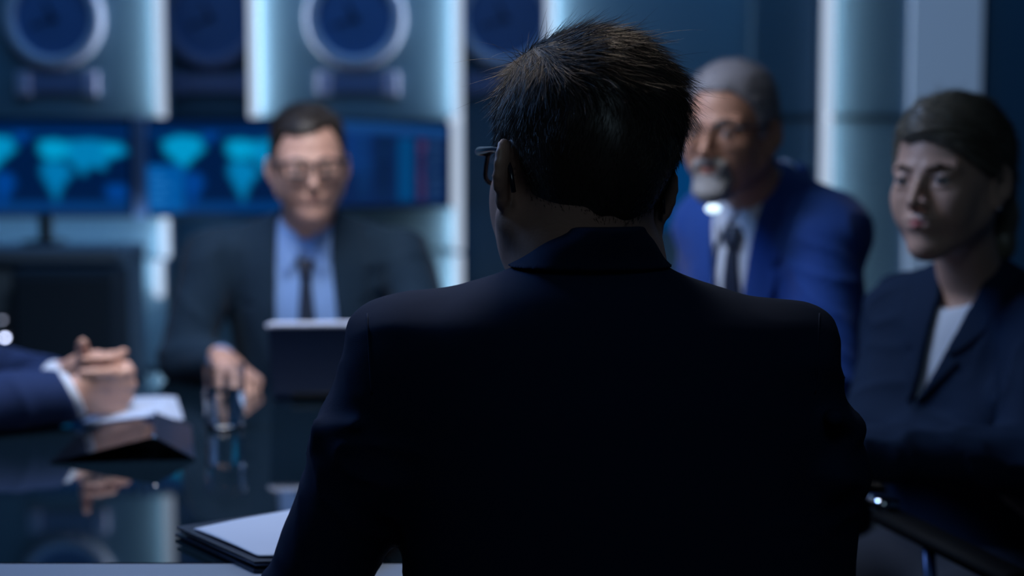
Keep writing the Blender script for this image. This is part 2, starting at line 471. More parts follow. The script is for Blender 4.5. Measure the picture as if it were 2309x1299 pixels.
def lit_panel(px0, px1, pyb, pyt, left, right, label, bw=.030, d=DW):
    """wall panel with upright light bars standing proud along one or both edges"""
    x0, x1 = X(px0, d), X(px1, d); z0, z1 = Z(pyb, d), (ZT if pyt is None else Z(pyt, d))
    e = empty('wall_light_panel', (0.5 * (x0 + x1), d, z0), label, 'wall panel', None)
    rounded_panel('panel_board', x0 + .004, x1 - .004, z0, z1 - .002, d, .05, M['panel'], parent=e)
    for on, xa, inner in ((left, x0, 1), (right, x1 - bw, -1)):
        if not on: continue
        o = rounded_panel('light_bar', xa, xa + bw, z0 - .004, z1 - .002, d - .055, .012, M['led_front'], r=.010, parent=e)
        xs = xa + bw - .013 if inner > 0 else xa + .011
        MB().box((xs + .001, d - .0215, (z0 + z1) / 2), (.003, .04, z1 - z0 - .02)).build('light_tube', M['led_side'], e)
        MB().box((xa + bw / 2 - inner * .010, d - .0215, (z0 + z1) / 2), (bw - .024, .04, z1 - z0 - .01)).build('bar_body', M['trim'], e)
    return e

lit_panel(-120, 385, 268, None, False, True, 'upper pale wall panel at far left, light bar on its right edge, above the map screens')
lit_panel(570, 1045, 268, None, True, True, 'upper pale wall panel with light bars on both edges, clock in its middle')
lit_panel(-120, 388, 578, 488, False, True, 'lower pale wall panel under the left map screens, light bar on its right edge')
lit_panel(-120, 373, 665, 583, False, True, 'pale wall panel behind the console desk, short light bar on its right edge')
lit_panel(-120, 372, 830, 668, False, False, 'lowest dim wall panel behind the console desk')
lit_panel(700, 1045, 563, 462, False, True, 'short pale wall panel under the data screen, light bar on its right edge')
lit_panel(700, 1045, 830, 570, False, True, 'lowest pale wall panel behind the man with the laptop, under a dark joint')
lit_panel(1228, 1690, 1000, None, True, False, 'tall blue grey wall panel behind the front head, light bar on its left edge')
# bar that links the two panels beside the data screen
e = empty('light_strip', (X(1028), DW, Z(460)), 'upright light strip right of the data screen, between upper and lower panels', 'light strip')
rounded_panel('light_bar', X(1013), X(1045), Z(465), Z(266), DW - .055, .012, M['led_front'], r=.004, parent=e)
MB().box((X(1030), DW - .02, Z(365)), (.02, .045, Z(268) - Z(462))).build('bar_body', M['trim'], e)

# ribbed panels at the right with a bright bar between them
def ribbed(px0, px1, label, bar=False, d=4.72, pitch=.022):
    x0, x1 = X(px0, d), X(px1, d)
    e = empty('ribbed_wall_panel', ((x0 + x1) / 2, d, .02), label, 'wall panel')
    MB().box(((x0 + x1) / 2, d + .03, 1.45), (x1 - x0 - .004, .03, 2.86)).build('panel_board', M['panel'], e)
    mb = MB(); z = .06
    while z < 2.82:
        if abs(z - Z(265, d)) > .012: mb.box(((x0 + x1) / 2, d + .010, z), (x1 - x0 - .008, .012, pitch * .55), bev=.003)
        z += pitch
    mb.build('ribs', M['panel'], e)
    MB().box(((x0 + x1) / 2, d + .008, Z(265, d)), (x1 - x0 - .006, .02, .010)).build('joint_strip', M['black'], e)
    if bar:
        rounded_panel('light_bar', x0, x0 + .036, .03, Z(266.5, d), d - .055, .012, M['led_front'], r=.004, parent=e)
        rounded_panel('light_bar', x0, x0 + .036, Z(264.5, d), 2.97, d - .055, .012, M['led_front'], r=.004, parent=e)
        MB().box((x0 + .024, d - .022, 1.45), (.003, .04, 2.8)).build('light_tube', M['led_side'], e)
        MB().box((x0 + .011, d - .022, 1.45), (.020, .04, 2.8)).build('bar_body', M['trim'], e)
    return e
ribbed(1690, 1838, 'dim ribbed wall panel directly left of the bright upright light bar', False)
ribbed(1842, 2040, 'ribbed wall panel right of the grey haired man, bright light bar on its left edge', True)
e = empty('grey_blue_column', (X(2128, 4.7), 4.7, 0), 'plain grey blue column behind the woman, its lit face made by a soft glow', 'light column')
MB().box((X(2128, 4.7), 4.72, 1.48), (X(2208, 4.7) - X(2048, 4.7), .04, 2.94), bev=.004).build('column_face', M['glow_face'], e)
MB().box((X(2128, 4.7), 4.77, 1.48), (X(2214, 4.7) - X(2042, 4.7), .06, 2.96)).build('column_frame', M['trim'], e)
o = MB().box((X(2420, 4.75), 4.78, 1.48), (X(2620, 4.75) - X(2218, 4.75), .05, 2.94), bev=.004).build('wall_cladding', M['gap'])
tag(o, 'plain dark blue cladding at far right behind the woman', 'wall panel')

# ------------------------------------------------------------------ wall clocks with name plates
def wall_clock(px, ry, ring_mat, label):
    c = np.array([X(px, ry), ry, Z(42, ry)])
    k = ry / FPX
    e = empty('wall_clock', c, label, 'clock', 'row of wall clocks')
    R1, R2 = 112 * k, 84 * k
    MB().lathe([(R2, -.010), (R2, -.028), (R2 + .006, -.034), (R1 - .010, -.034), (R1, -.024), (R1, .004), (R2, .004)], c, 'y', 56).build('rim', ring_mat, e, True)
    MB().lathe([(0, -.012), (R2 + .002, -.012), (R2 + .002, .002), (0, .002)], c, 'y', 48).build('clock_face', M['clockface'], e, False)
    for ang, ln, wdt in ((118, R2 * .52, .010), (200, R2 * .70, .007)):
        a = math.radians(ang); q = roty(-a)
        MB().box(c + np.array([math.cos(a), 0, math.sin(a)]) * ln * .42 + (0, -.015, 0), (ln, .003, wdt), R=q).build('clock_hand', M['clockdark'], e)
    MB().lathe([(0, -.020), (.012, -.020), (.012, -.012), (0, -.012)], c, 'y', 20).build('hub', M['clockdark'], e)
    return e
def name_plate(px, ry, capm, label):
    z = Z(189, ry); k = ry / FPX; x = X(px, ry)
    e = empty('name_plate', (x, ry, z), label, 'name plate', 'plates under the wall clocks')
    MB().box((x, ry - .008, z), (150 * k, .014, 42 * k), bev=.003).build('plate', M['plate'], e)
    for s in (-1, 1):
        MB().box((x + s * 76 * k, ry - .012, z), (30 * k, .022, 52 * k), bev=.004).build('end_cap', capm, e)
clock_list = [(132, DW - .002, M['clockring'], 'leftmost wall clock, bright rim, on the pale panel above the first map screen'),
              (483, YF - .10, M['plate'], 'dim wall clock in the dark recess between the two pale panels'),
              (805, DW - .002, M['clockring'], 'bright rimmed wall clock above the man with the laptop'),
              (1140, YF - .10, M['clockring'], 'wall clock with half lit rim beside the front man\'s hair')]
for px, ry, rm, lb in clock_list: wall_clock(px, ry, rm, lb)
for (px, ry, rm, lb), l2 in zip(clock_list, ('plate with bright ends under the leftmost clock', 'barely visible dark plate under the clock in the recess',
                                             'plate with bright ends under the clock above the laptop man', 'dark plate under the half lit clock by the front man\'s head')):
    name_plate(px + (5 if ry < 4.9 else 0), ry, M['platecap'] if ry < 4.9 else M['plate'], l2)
# recess back boards
for a, b, l in ((388, 568, 'dark recess board between the two upper pale panels'), (1048, 1226, 'dark recess board left of the front man\'s head')):
    o = MB().box((X((a + b) / 2, 5.05), 5.05, 1.5), (X(b, 5.05) - X(a, 5.05) + .1, .09, 2.98)).build('recess_board', M['gap']); tag(o, l, 'wall panel')

# ------------------------------------------------------------------ screens
def blobs(shapes):
    fs = [(poly2d(p), c, s) for p, c, s in shapes]
    def paint(u, v):
        col = np.zeros((len(u), 3))
        for f, c, s in fs:
            w = np.clip(.5 - f(u, v) / s, 0, 1)[:, None]; col = col * (1 - w) + np.array(c) * w
        return col
    return paint
def screen(name, corners, paint, label, nx=150, ny=90, thick=.03):
    tl, tr, br, bl = [np.array(c) for c in corners]
    base = (bl + br) / 2
    e = empty(name, base, label, 'screen', 'wall screens')
    u, v = np.meshgrid((np.arange(nx + 1)) / nx, (np.arange(ny + 1)) / ny, indexing='ij'); u = u.ravel(); v = v.ravel()
    P = (tl * ((1 - u) * (1 - v))[:, None] + tr * (u * (1 - v))[:, None] + br * (u * v)[:, None] + bl * ((1 - u) * v)[:, None])
    idx = np.arange((nx + 1) * (ny + 1)).reshape(nx + 1, ny + 1)
    F = np.stack([idx[:-1, :-1], idx[:-1, 1:], idx[1:, 1:], idx[1:, :-1]], -1).reshape(-1, 4)
    o = link_mesh('display', P + np.array([0, -.002, 0]), F, screen_mat(), e, False)
    att = o.data.color_attributes.new('picture', 'FLOAT_COLOR', 'POINT')
    c = paint(u, v); att.data.foreach_set('color', np.concatenate([c, np.ones((len(c), 1))], 1).astype(np.float32).ravel())
    ux = nrm(tr - tl); uz = nrm(tl - bl); b = .010
    q = [tl - ux * b + uz * b, tr + ux * b + uz * b, br + ux * b - uz * b, bl - ux * b - uz * b]
    MB().prism(q, (0, thick, 0)).build('bezel', M['black'], e)
    return e
def screen_mat():
    if 'screen' in M: return M['screen']
    m = bpy.data.materials.new('screen_picture'); m.use_nodes = True; nt = m.node_tree
    b = nt.nodes['Principled BSDF']; b.inputs['Base Color'].default_value = (.005, .005, .008, 1); b.inputs['Roughness'].default_value = .3
    a = nt.nodes.new('ShaderNodeAttribute'); a.attribute_name = 'picture'
    nt.links.new(a.outputs[0], b.inputs['Emission Color']); b.inputs['Emission Strength'].default_value = 1.0
    M['screen'] = m; return m
BG = (.000, .010, .055); BL = (.0, .050, .27); CY = (.0, .32, .60); DK = (.0, .006, .03)
full = [(-.1, -.1), (1.1, -.1), (1.1, 1.1), (-.1, 1.1)]
def shift(p, dx, s=1.0): return [(x * s + dx, y) for x, y in p]
NA = [(.02, .22), (.12, .16), (.25, .18), (.28, .30), (.20, .42), (.15, .52), (.10, .42), (.04, .34)]
SA = [(.17, .54), (.25, .56), (.28, .66), (.24, .80), (.20, .92), (.17, .78), (.15, .64)]
GR = [(.28, .12), (.36, .13), (.33, .24), (.28, .22)]
EU = [(.42, .22), (.52, .20), (.58, .26), (.56, .40), (.48, .42), (.42, .34)]
AF = [(.44, .44), (.56, .44), (.62, .56), (.56, .68), (.52, .86), (.48, .72), (.43, .56)]
AS = [(.56, .22), (.72, .20), (.90, .24), (.94, .34), (.82, .42), (.80, .52), (.72, .48), (.68, .58), (.62, .46), (.57, .40)]
AU = [(.82, .68), (.92, .68), (.95, .80), (.86, .86), (.81, .78)]
def mapscreen(dx, cyan, extra=()):
    g = lambda a, b, t: tuple(x * (1 - t) + y * t for x, y in zip(a, b))
    sh = [(full, BG, .01), ([(-.1, .86), (1.1, .86), (1.1, .97), (-.1, .97)], (.0, .035, .16), .03), ([(-.1, .1), (1.1, .1), (1.1, .16), (-.1, .16)], (0, .03, .15), .05)]
    sh += [(shift(p, dx), c, .05) for p, c in ((NA, g(BL, CY, cyan * .8)), (SA, BL), (GR, BL), (EU, g(BL, CY, 1.0)), (AF, g(BL, CY, .45 * cyan)), (AS, g(BL, CY, .55 * cyan)), (AU, BL))]
    sh += [(shift([(.50, .24), (.58, .24), (.60, .34), (.52, .38)], dx), CY, .06), (shift([(.80, .26), (.90, .28), (.88, .36), (.80, .36)], dx), g(BL, CY, .95), .05)]
    sh += list(extra)
    return blobs(sh)
DS = 4.66
def quad(x0, x1, y0, y1, d0=DS, d1=DS): return [W(x0, y0, d0), W(x1, y0, d1), W(x1, y1, d1), W(x0, y1, d0)]
screen('wall_screen', quad(-90, 292, 272, 484), mapscreen(.05, 1.0), 'left wall screen with a glowing blue world map, under the leftmost clock')
win = [([(.005, .47), (.235, .47), (.235, .97), (.005, .97)], (.0, .085, .33), .01)]
win += [([(.03, .55 + i * .07), (.03 + .15 * ((i * 7) % 5 + 3) / 8, .55 + i * .07), (.03 + .15 * ((i * 7) % 5 + 3) / 8, .57 + i * .07), (.03, .57 + i * .07)], (.02, .20, .55), .01) for i in range(6)]
screen('wall_screen', quad(330, 694, 272, 484), mapscreen(.08, 1.15, win), 'middle wall screen, blue world map and light blue window, behind the man with glasses')
dat = [(full, (.002, .014, .07), .01), ([(-.1, -.1), (1.1, -.1), (1.1, .13), (-.1, .13)], (.006, .05, .19), .02)]
dat.append(([(.0, .13), (.42, .13), (.42, .6), (.0, .6)], (.003, .03, .15), .02))
rr = random.Random(3)
for cx, cw, colr in ((.32, .13, (.004, .045, .18)), (.47, .13, (.003, .02, .07)), (.64, .10, (.0, .10, .32)), (.78, .06, (.10, .045, .12)), (.86, .12, (.02, .07, .2))):
    for i in range(13):
        y = .18 + i * .06; w_ = cw * rr.uniform(.45, 1); kk = rr.uniform(.6, 1.25)
        dat.append(([(cx, y), (cx + w_, y), (cx + w_, y + .033), (cx, y + .033)], tuple(a * kk * .7 for a in colr), .008))
dat.append(([(.625, .2), (.74, .2), (.74, .95), (.625, .95)], (.0, .05, .17), .02))
screen('wall_screen', [W(706, 268, 4.60), W(1010, 286, 4.70), W(1010, 461, 4.70), W(706, 466, 4.60)], blobs(dat), 'right wall screen showing columns of data rows, beside the bright light strip', nx=220, ny=110)
o = MB().box((X(311, 4.62), 4.66, (Z(262, 4.62) + Z(492, 4.62)) / 2), (30 * 4.62 / FPX, .04, Z(262, 4.62) - Z(492, 4.62)), bev=.004).build('screen_post', M['trim'])
tag(o, 'grey upright post between the two map screens', 'post')
o = MB().box((X(1545, 4.6), 4.62, Z(440, 4.6)), (130 * 4.6 / FPX, .03, 170 * 4.6 / FPX), bev=.004).build('wall_monitor', M['black'])
tag(o, 'blue lit monitor between the front man\'s head and the grey haired man', 'screen')
att = MB().box((X(1545, 4.6), 4.603, Z(440, 4.6)), (118 * 4.6 / FPX, .004, 158 * 4.6 / FPX)).build('display', mat('blue_display', (.01, .01, .02), .3, emit=(.0, .035, .13), estr=1.0, var=(4, (.02, .02, .03))), o)

# ------------------------------------------------------------------ low console under the left screens
DD = 4.30
e = empty('console_desk', (X(140, DD), DD, 0), 'pale blue console desk with a dark recess, under the left map screen', 'desk')
xa, xb, zt = X(-60, DD), X(296, DD), Z(570, DD)
MB().box(((xa + xb) / 2, DD, zt), (xb - xa, .30, .045), bev=.006).build('desk_top', M['desk'], e)
MB().box(((X(283, DD) + X(294, DD)) / 2, DD + .02, zt / 2 - .01), (X(294, DD) - X(283, DD), .24, zt - .03), bev=.003).build('side_panel', M['desk'], e)
MB().box(((X(-56, DD) + X(52, DD)) / 2, DD + .02, zt / 2 - .01), (X(52, DD) - X(-56, DD), .24, zt - .03), bev=.005).build('side_panel', M['desk'], e)
MB().box((X(170, DD), DD + .10, zt / 2 - .01), (X(288, DD) - X(52, DD) - .002, .02, zt - .03)).build('recess_board', M['leather'], e)
e = empty('screen_stand', (X(96, 4.35), 4.35, zt + .0235), 'small black screen foot standing on the console desk', 'stand')
MB().box((X(96, 4.35), 4.35, zt + .030), (.10, .12, .012), bev=.003).build('foot', M['black'], e)
MB().box((X(96, 4.35), 4.37, zt + .078), (.035, .03, .088), bev=.003).build('neck', M['black'], e)
e = empty('equipment_box', (X(165, 4.2), 4.22, 0), 'dark square equipment cabinet standing in the console recess', 'cabinet')
bw_, bz = X(280, 4.2) - X(58, 4.2), Z(600, 4.2)
MB().box((X(169, 4.2), 4.14, bz / 2 + .01), (bw_, .18, bz - .02), bev=.008).build('cabinet_body', M['box'], e)
MB().box((X(169, 4.2), 4.045, bz / 2 + .02), (bw_ - .03, .010, bz - .08), bev=.004).build('cabinet_door', M['box'], e)
MB().tube([(X(75, 4.2), 4.035, bz * .55), (X(75, 4.2), 4.020, bz * .56), (X(75, 4.2), 4.020, bz * .66), (X(75, 4.2), 4.035, bz * .67)], .004).build('door_handle', M['black'], e)
# two little desk indicator lamps at the left edge
for px, py, r, st, lb in ((10, 762, .0045, 14.0, 'small bright round indicator lamp at the left frame edge'), (4, 722, .004, 1.6, 'faint round indicator lamp just above the bright one')):
    c = W(px, py, 3.85)
    e = empty('indicator_lamp', (c[0], c[1], 0), lb, 'lamp')
    MB().lathe([(0, -.004), (r * .7, -.0035), (r, 0), (r, .008), (0, .008)], c, 'y', 16).build('lamp_lens', mat('indicator', (.5, .5, .5), .4, emit=(.62, .7, 1), estr=st, bump=(30, .02, 'n')), e)
    MB().box((c[0], c[1] + .02, c[2] / 2 + .01), (.02, .02, c[2] + .02), bev=.003).build('lamp_post', M['black'], e)
    MB().box((c[0], c[1] + .02, .006), (.12, .12, .012), bev=.003).build('stand_foot', M['black'], e)
# ------------------------------------------------------------------ the table
TZ = .74
e = empty('conference_table', (-.35, 2.3, 0), 'long black glass conference table with a grey rim', 'table')
x0, x1, y0, y1 = -.98, .34, 1.50, 3.12
RW = .085
MB().box(((x0 + x1) / 2, (y0 + y1) / 2 + RW * .25, TZ - .008), (x1 - x0 - .02, y1 - y0 - RW, .016)).build('glass_top', M['table'], e)
mb = MB()
zz = TZ - .010
mb.box(((x0 + x1) / 2, y0 + RW / 2 - .03, zz), (x1 - x0 + .04, RW, .024), bev=.004)
mb.build('front_rim', M['edge'], e)
mb = MB(); mb.box((x0 - .005, (y0 + y1) / 2 + .02, zz), (.03, y1 - y0 - .03, .0195), bev=.004).build('side_rim', M['black'], e)
MB().box((x1 + .005, (y0 + y1) / 2 + .02, zz), (.03, y1 - y0 - .03, .0195), bev=.004).build('side_rim', M['black'], e)
MB().box(((x0 + x1) / 2, y1 - .01, zz), (x1 - x0 + .04, .03, .0195), bev=.004).build('back_rim', M['black'], e)
for yy in (2.0, 2.72):
    MB().box((-.32, yy, (TZ - .02) / 2), (.5, .06, TZ - .03), bev=.01).build('pedestal', M['black'], e)
    MB().box((-.32, yy, .02), (.7, .3, .04), bev=.01).build('foot_plate', M['black'], e)
def T(px, py, z=TZ):
    """point where the pixel's ray meets height z"""
    a = W(px, py, 1.0); k = (z - CAMZ) / (a[2] - CAMZ); return np.array([a[0] * k, k, z])

# drinking glass with water
g = T(507, 966)
e = empty('water_glass', g, 'clear straight drinking glass half full of water, in front of the laptop man\'s hand', 'glass')
rg, hg = .0345, .110
MB().lathe([(0, 0), (rg - .004, 0), (rg - .001, .003), (rg + .001, hg), (rg - .0012, hg), (rg - .0036, .012), (0, .011)], g, 'z', 96).build('glass_wall', M['glass'], e, False)
MB().lathe([(0, .0105), (rg - .0030, .0112), (rg - .0022, hg * .60), (rg - .003, hg * .60 - .0005), (0, hg * .60 - .001)], g, 'z', 96).build('water', M['water'], e, False)

# added stand on the table, its glowing head imitates the grey man's collar glint
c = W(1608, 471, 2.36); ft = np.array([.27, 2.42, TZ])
e = empty('collar_glint', ft, 'added glowing head standing in for the collar glint just under the grey beard, thin stem', 'lamp')
MB().box(c, (.026, .014, .015), bev=.006).build('glint_head', mat('collar_glow', (.8, .8, .8), .4, emit=(.62, .84, 1), estr=1.6, bump=(30, .02, 'n')), e)
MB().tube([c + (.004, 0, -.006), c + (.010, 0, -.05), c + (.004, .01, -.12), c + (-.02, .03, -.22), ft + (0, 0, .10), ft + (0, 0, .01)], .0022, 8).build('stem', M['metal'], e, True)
MB().lathe([(0, 0), (.045, 0), (.045, .008), (.012, .014), (0, .014)], ft, 'z', 28).build('stand_foot', M['black'], e)

# laptop seen from behind
a = T(612, 905); b = T(612 + 360, 900)
ux = nrm(b - a); uy = np.array([-ux[1], ux[0], 0]); wl = .31
e = empty('laptop', (a + ux * wl / 2), 'open dark laptop seen from behind, bright top edge, in front of the seated man', 'laptop')
R = np.stack([ux, uy, np.array([0, 0, 1.0])], 1)
MB().box(a + ux * wl / 2 + uy * .115 + (0, 0, .010), (wl, .215, .014), R=R, bev=.004).build('base', M['lid'], e)
MB().box(a + ux * wl / 2 + uy * .115 + (0, 0, .0178), (wl - .05, .12, .0012), R=R).build('keyboard', M['keys'], e)
tilt = math.radians(24)
Rl = R @ rotx(tilt)   # top of the lid leans toward the camera
hl = .155
lc = a + ux * wl / 2 + (0, 0, .012) + Rl @ np.array([0, 0, hl / 2])
MB().box(lc, (wl, .006, hl), R=Rl, bev=.0025).build('lid', M['lid'], e)
MB().box(lc + Rl @ np.array([0, .0036, 0]), (wl - .02, .0012, hl - .02), R=Rl).build('screen', mat('laptop_display', (.01, .01, .02), .3, emit=(.55, .72, 1.0), estr=1.6, var=(30, (.02, .02, .03))), e)
mb = MB(); q = hl / 2 + .001
tp = [Rl @ np.array([-wl / 2, 0, -q * .8]), Rl @ np.array([-wl / 2, 0, q - .004]), Rl @ np.array([-wl / 2 + .005, 0, q]), Rl @ np.array([wl / 2 - .005, 0, q]), Rl @ np.array([wl / 2, 0, q - .004]), Rl @ np.array([wl / 2, 0, -q * .8])]
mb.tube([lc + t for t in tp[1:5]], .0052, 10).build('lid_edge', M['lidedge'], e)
MB().tube([a + ux * .04 + (0, 0, .012), a + ux * (wl - .04) + (0, 0, .012)], .006, 12).build('hinge', M['black'], e)

# open document folder with papers, front left
f0 = T(393, 1213); f1 = T(572, 1297); f2 = T(760, 1290); f3 = T(700, 1168)
def slab(P, z, t):
    Q = [np.array([p[0], p[1], z]) for p in P]; return MB().prism(Q, (0, 0, t))
def quadgrid(P, z, t, name, m, parent, curl=.0, n=16, seed=0):
    """thin sheet filling a quad, gently wavy, with thickness"""
    u, v = np.meshgrid(np.linspace(0, 1, n), np.linspace(0, 1, n), indexing='ij'); u = u.ravel()[:, None]; v = v.ravel()[:, None]
    q = [np.array(p, float) for p in P]
    S = q[0] * (1 - u) * (1 - v) + q[1] * u * (1 - v) + q[2] * u * v + q[3] * (1 - u) * v
    S[:, 2] = z + curl * (np.abs(np.sin(u[:, 0] * 3.0 + seed)) * .6 + .4 * np.sin(v[:, 0] * 4 + seed) ** 2)
    if len(P[0]) > 2 and P[0][2] != TZ and curl == 0: pass
    idx = np.arange(n * n).reshape(n, n)
    F = [tuple(x) for x in np.stack([idx[:-1, :-1], idx[1:, :-1], idx[1:, 1:], idx[:-1, 1:]], -1).reshape(-1, 4)]
    lowv = S - np.array([0, 0, t]); F += [tuple(i + n * n for i in f[::-1]) for f in F]
    edge = list(idx[:, 0]) + list(idx[-1, 1:]) + list(idx[::-1, -1][1:]) + list(idx[0, ::-1][1:-1])
    F += [(edge[i], edge[i] + n * n, edge[(i + 1) % len(edge)] + n * n, edge[(i + 1) % len(edge)]) for i in range(len(edge))]
    return MB().add(list(S) + list(lowv), F).build(name, m, parent, True)
e = empty('document_folder', (f0 + f2) / 2, 'open dark folder holding papers at the near left table edge by the front man\'s elbow', 'folder')
slab([f0, f1, f2, f3], TZ + .0025, .003).build('back_cover', M['leather'], e)
g0 = f0 + (f3 - f0) * .02 + (f2 - f1) * .03
mid = lambda a_, b_, t: a_ * (1 - t) + b_ * t
s0, s1, s2, s3 = mid(f0, f2, .05), mid(f1, f3, .03), mid(f2, f0, .02), mid(f3, f1, .02)
slab([mid(f0, f2, .01), mid(f1, f3, .01), f2, f3], TZ + .012, .0022).build('front_cover', M['leather'], e)
o = quadgrid([s0, s1, s2, s3], TZ + .0100, .002, 'paper_sheet', M['paper'], None, curl=.0, seed=1); tag(o, 'lower paper sheet inside the dark folder, showing as a thin edge', 'paper', 'papers in the folder')
o = quadgrid([mid(s0, s2, .09), mid(s1, s3, .04), s2, s3], TZ + .0165, .0012, 'paper_sheet', M['paper'], None, curl=.002, seed=0); tag(o, 'top pale sheet lying on the dark folder beside the front man\'s sleeve', 'paper', 'papers in the folder')

# glossy folder standing like a low tent with white sheets over its far end
r0 = W(349, 984, 2.14); r1 = W(352, 930, 2.36)
lf = T(112, 1046); lb_ = T(200, 962); rf = T(441, 1038); rb_ = T(430, 962)
lf[2] = lb_[2] = rf[2] = rb_[2] = TZ + .002
e = empty('tent_folder', (r0[0], r0[1], TZ), 'glossy black folder standing half open like a low tent beside the clasped hands', 'folder')
MB().prism([r0, lf, lb_, r1], (0, 0, -.0025)).build('left_cover', M['glossblack'], e)
MB().prism([r0, r1, rb_, rf], (0, 0, -.0025)).build('right_cover', M['leather'], e)
MB().tube([r0, r1], .0028, 8).build('spine', M['leather'], e)
MB().lathe([(0, -.003), (.0025, -.002), (.003, 0), (0, .003)], r0 + (0, -.001, 0), 'z', 12).build('corner_stud', M['chrome'], e)
mp = M['paper']
pl = [W(180, 956, 2.46), W(349, 936, 2.33), W(372, 893, 2.62), W(268, 896, 2.66)]
pr = [W(349, 936, 2.33), W(414, 946, 2.46), W(398, 895, 2.66), W(372, 893, 2.62)]
def drape(P4, name, parent):
    return MB().prism(P4, (0, 0, -.002)).build(name, mp, parent)
e = empty('loose_paper', W(300, 930, 2.4), 'white sheets bent over the far end of the black tent folder, under the clasped hands', 'paper')
drape(pl, 'left_sheet', e); drape(pr, 'right_sheet', e)

# ------------------------------------------------------------------ people: shared builders
def head_base(f, R, o, sc, fem=False, wide=1.0, occ=.066):
    """skull and face in head space: x = the person's left, -y = forward, z up, origin at eye height"""
    f.frame(R, o, sc)
    w = wide
    f.ell((0, .014, .034), (.077 * w, .097, .087), 0)
    f.ell((0, .045, -.005), (occ * w, .062, .070), .03)
    f.ell((0, -.030, -.028), (.061 * w, .056, .082), .035)
    jw = .050 if fem else .057
    for s in (-1, 1):
        f.cone((s * jw * w, .0, -.055), (s * .016, -.066, -.100 if not fem else -.102), .017, .013, .030)
        f.sph((s * .040 * w, -.058, -.027), .022, .024); f.sph((s * .034 * w, -.056, -.052), .020, .024)          # cheekbones
        f.cone((s * .012, -.083, .017), (s * .045, -.070, .016), .0085 if not fem else .006, .008, .014)  # brow ridge
    f.sph((0, -.074, -.098), .0165 if fem else .019, .022)          # chin
    f.ell((0, -.078, -.062), (.026, .018, .020), .018)              # mouth mound
    for s in (-1, 1):
        f.sph((s * .0315, -.100, .000), .0165, .014, 's')
        f.ell((s * .0315, -.0765, .0058), (.0155, .0115, .0070), .005)
        f.ell((s * .0315, -.0765, -.0088), (.0145, .0105, .0050), .006)
    nl = .9 if fem else 1.0
    f.cone((0, -.086, .006), (0, -.086 - .027 * nl, -.030), .0062, .0088 * nl, .010)
    f.sph((0, -.086 - .026 * nl, -.034), .0095 * nl, .006)
    for s in (-1, 1):
        f.ell((s * .0115 * nl, -.095, -.037), (.0065, .0100, .0065), .006)
        f.sph((s * .0062, -.1035, -.0435), .0035, .003, 's')
    f.ell((0, -.0935, -.0575), (.023, .0065, .0048), .006)
    f.ell((0, -.0925, -.0675), (.020, .0070, .0058), .006)
    f.cone((-.021, -.0975, -.0622), (.021, -.0975, -.0622), .0016, .0016, .003, 's')
    f.cone((0, -.104, -.047), (0, -.100, -.055), .002, .002, .005, 's')
    return f

def ears(f, R, o, sc, detail=False, out=22, wide=1.0):
    f.frame(R, o, sc)
    for s in (-1, 1):
        E = rotz(-s * math.radians(out)) @ rotx(math.radians(-10))
        c = np.array([s * .0785 * wide, .016, -.012])
        f.ell(c, (.0065, .0185, .030), .004, R=E)
        f.ell(c + E @ np.array([0, -.001, -.026]), (.0055, .009, .011), .006, R=E)
        f.ell(c + E @ np.array([s * .006, -.004, -.002]), (.005, .0095, .016), .004, 's', R=E)
        pts = []
        for k in range(9):
            an = math.radians(200 - k * 29)
            pts.append(c + E @ np.array([s * .0035, .0165 * math.cos(an) * -1, .027 * math.sin(an)]) if False else c + E @ np.array([s * .0035, -.0165 * math.cos(math.radians(10 + k * 25)), .028 * math.sin(math.radians(10 + k * 25))]))
        for a, b in zip(pts[:-1], pts[1:]): f.cone(a, b, .0036, .0036, .003)
    return f

def eyes_parts(parent, R, o, sc, lipm, browm, fem=False, look=(0, 0)):
    def loc(p): return R @ (np.array(p, float) * sc) + o
    for s in (-1, 1):
        f = Field().frame(R, o, sc).sph((s * .0315, -.0755, -.001), .0118, 0)
        e = solid('eye', f, .0013, M['eye'], parent, 0)
        d = nrm([look[0], -1, look[1]])
        f = Field().frame(R, o, sc).ell(np.array([s * .0315, -.0755, -.001]) + d * .0102, (.0058, .0026, .0058), 0)
        solid('iris', f, .0008, M['iris'], e, 0)
        f = Field().frame(R, o, sc)
        f.cone((s * .013, -.0915, .0165), (s * .030, -.0885, .0215), .0024, .0034, .003); f.cone((s * .030, -.0885, .0215), (s * .046, -.078, .018), .0034, .0018, .003)
        solid('eyebrow', f, .0012, browm, parent, 0)
    f = Field().frame(R, o, sc)
    k = 1.2 if fem else 1.0
    for s in (-1, 1):
        f.cone((0, -.0985, -.0585), (s * .018, -.0945, -.0610), .0022 * k, .0010, .002)
        f.cone((0, -.0985, -.0668), (s * .016, -.0945, -.0640), .0032 * k, .0012, .002)
    solid('lips', f, .0008, lipm, parent, 0)

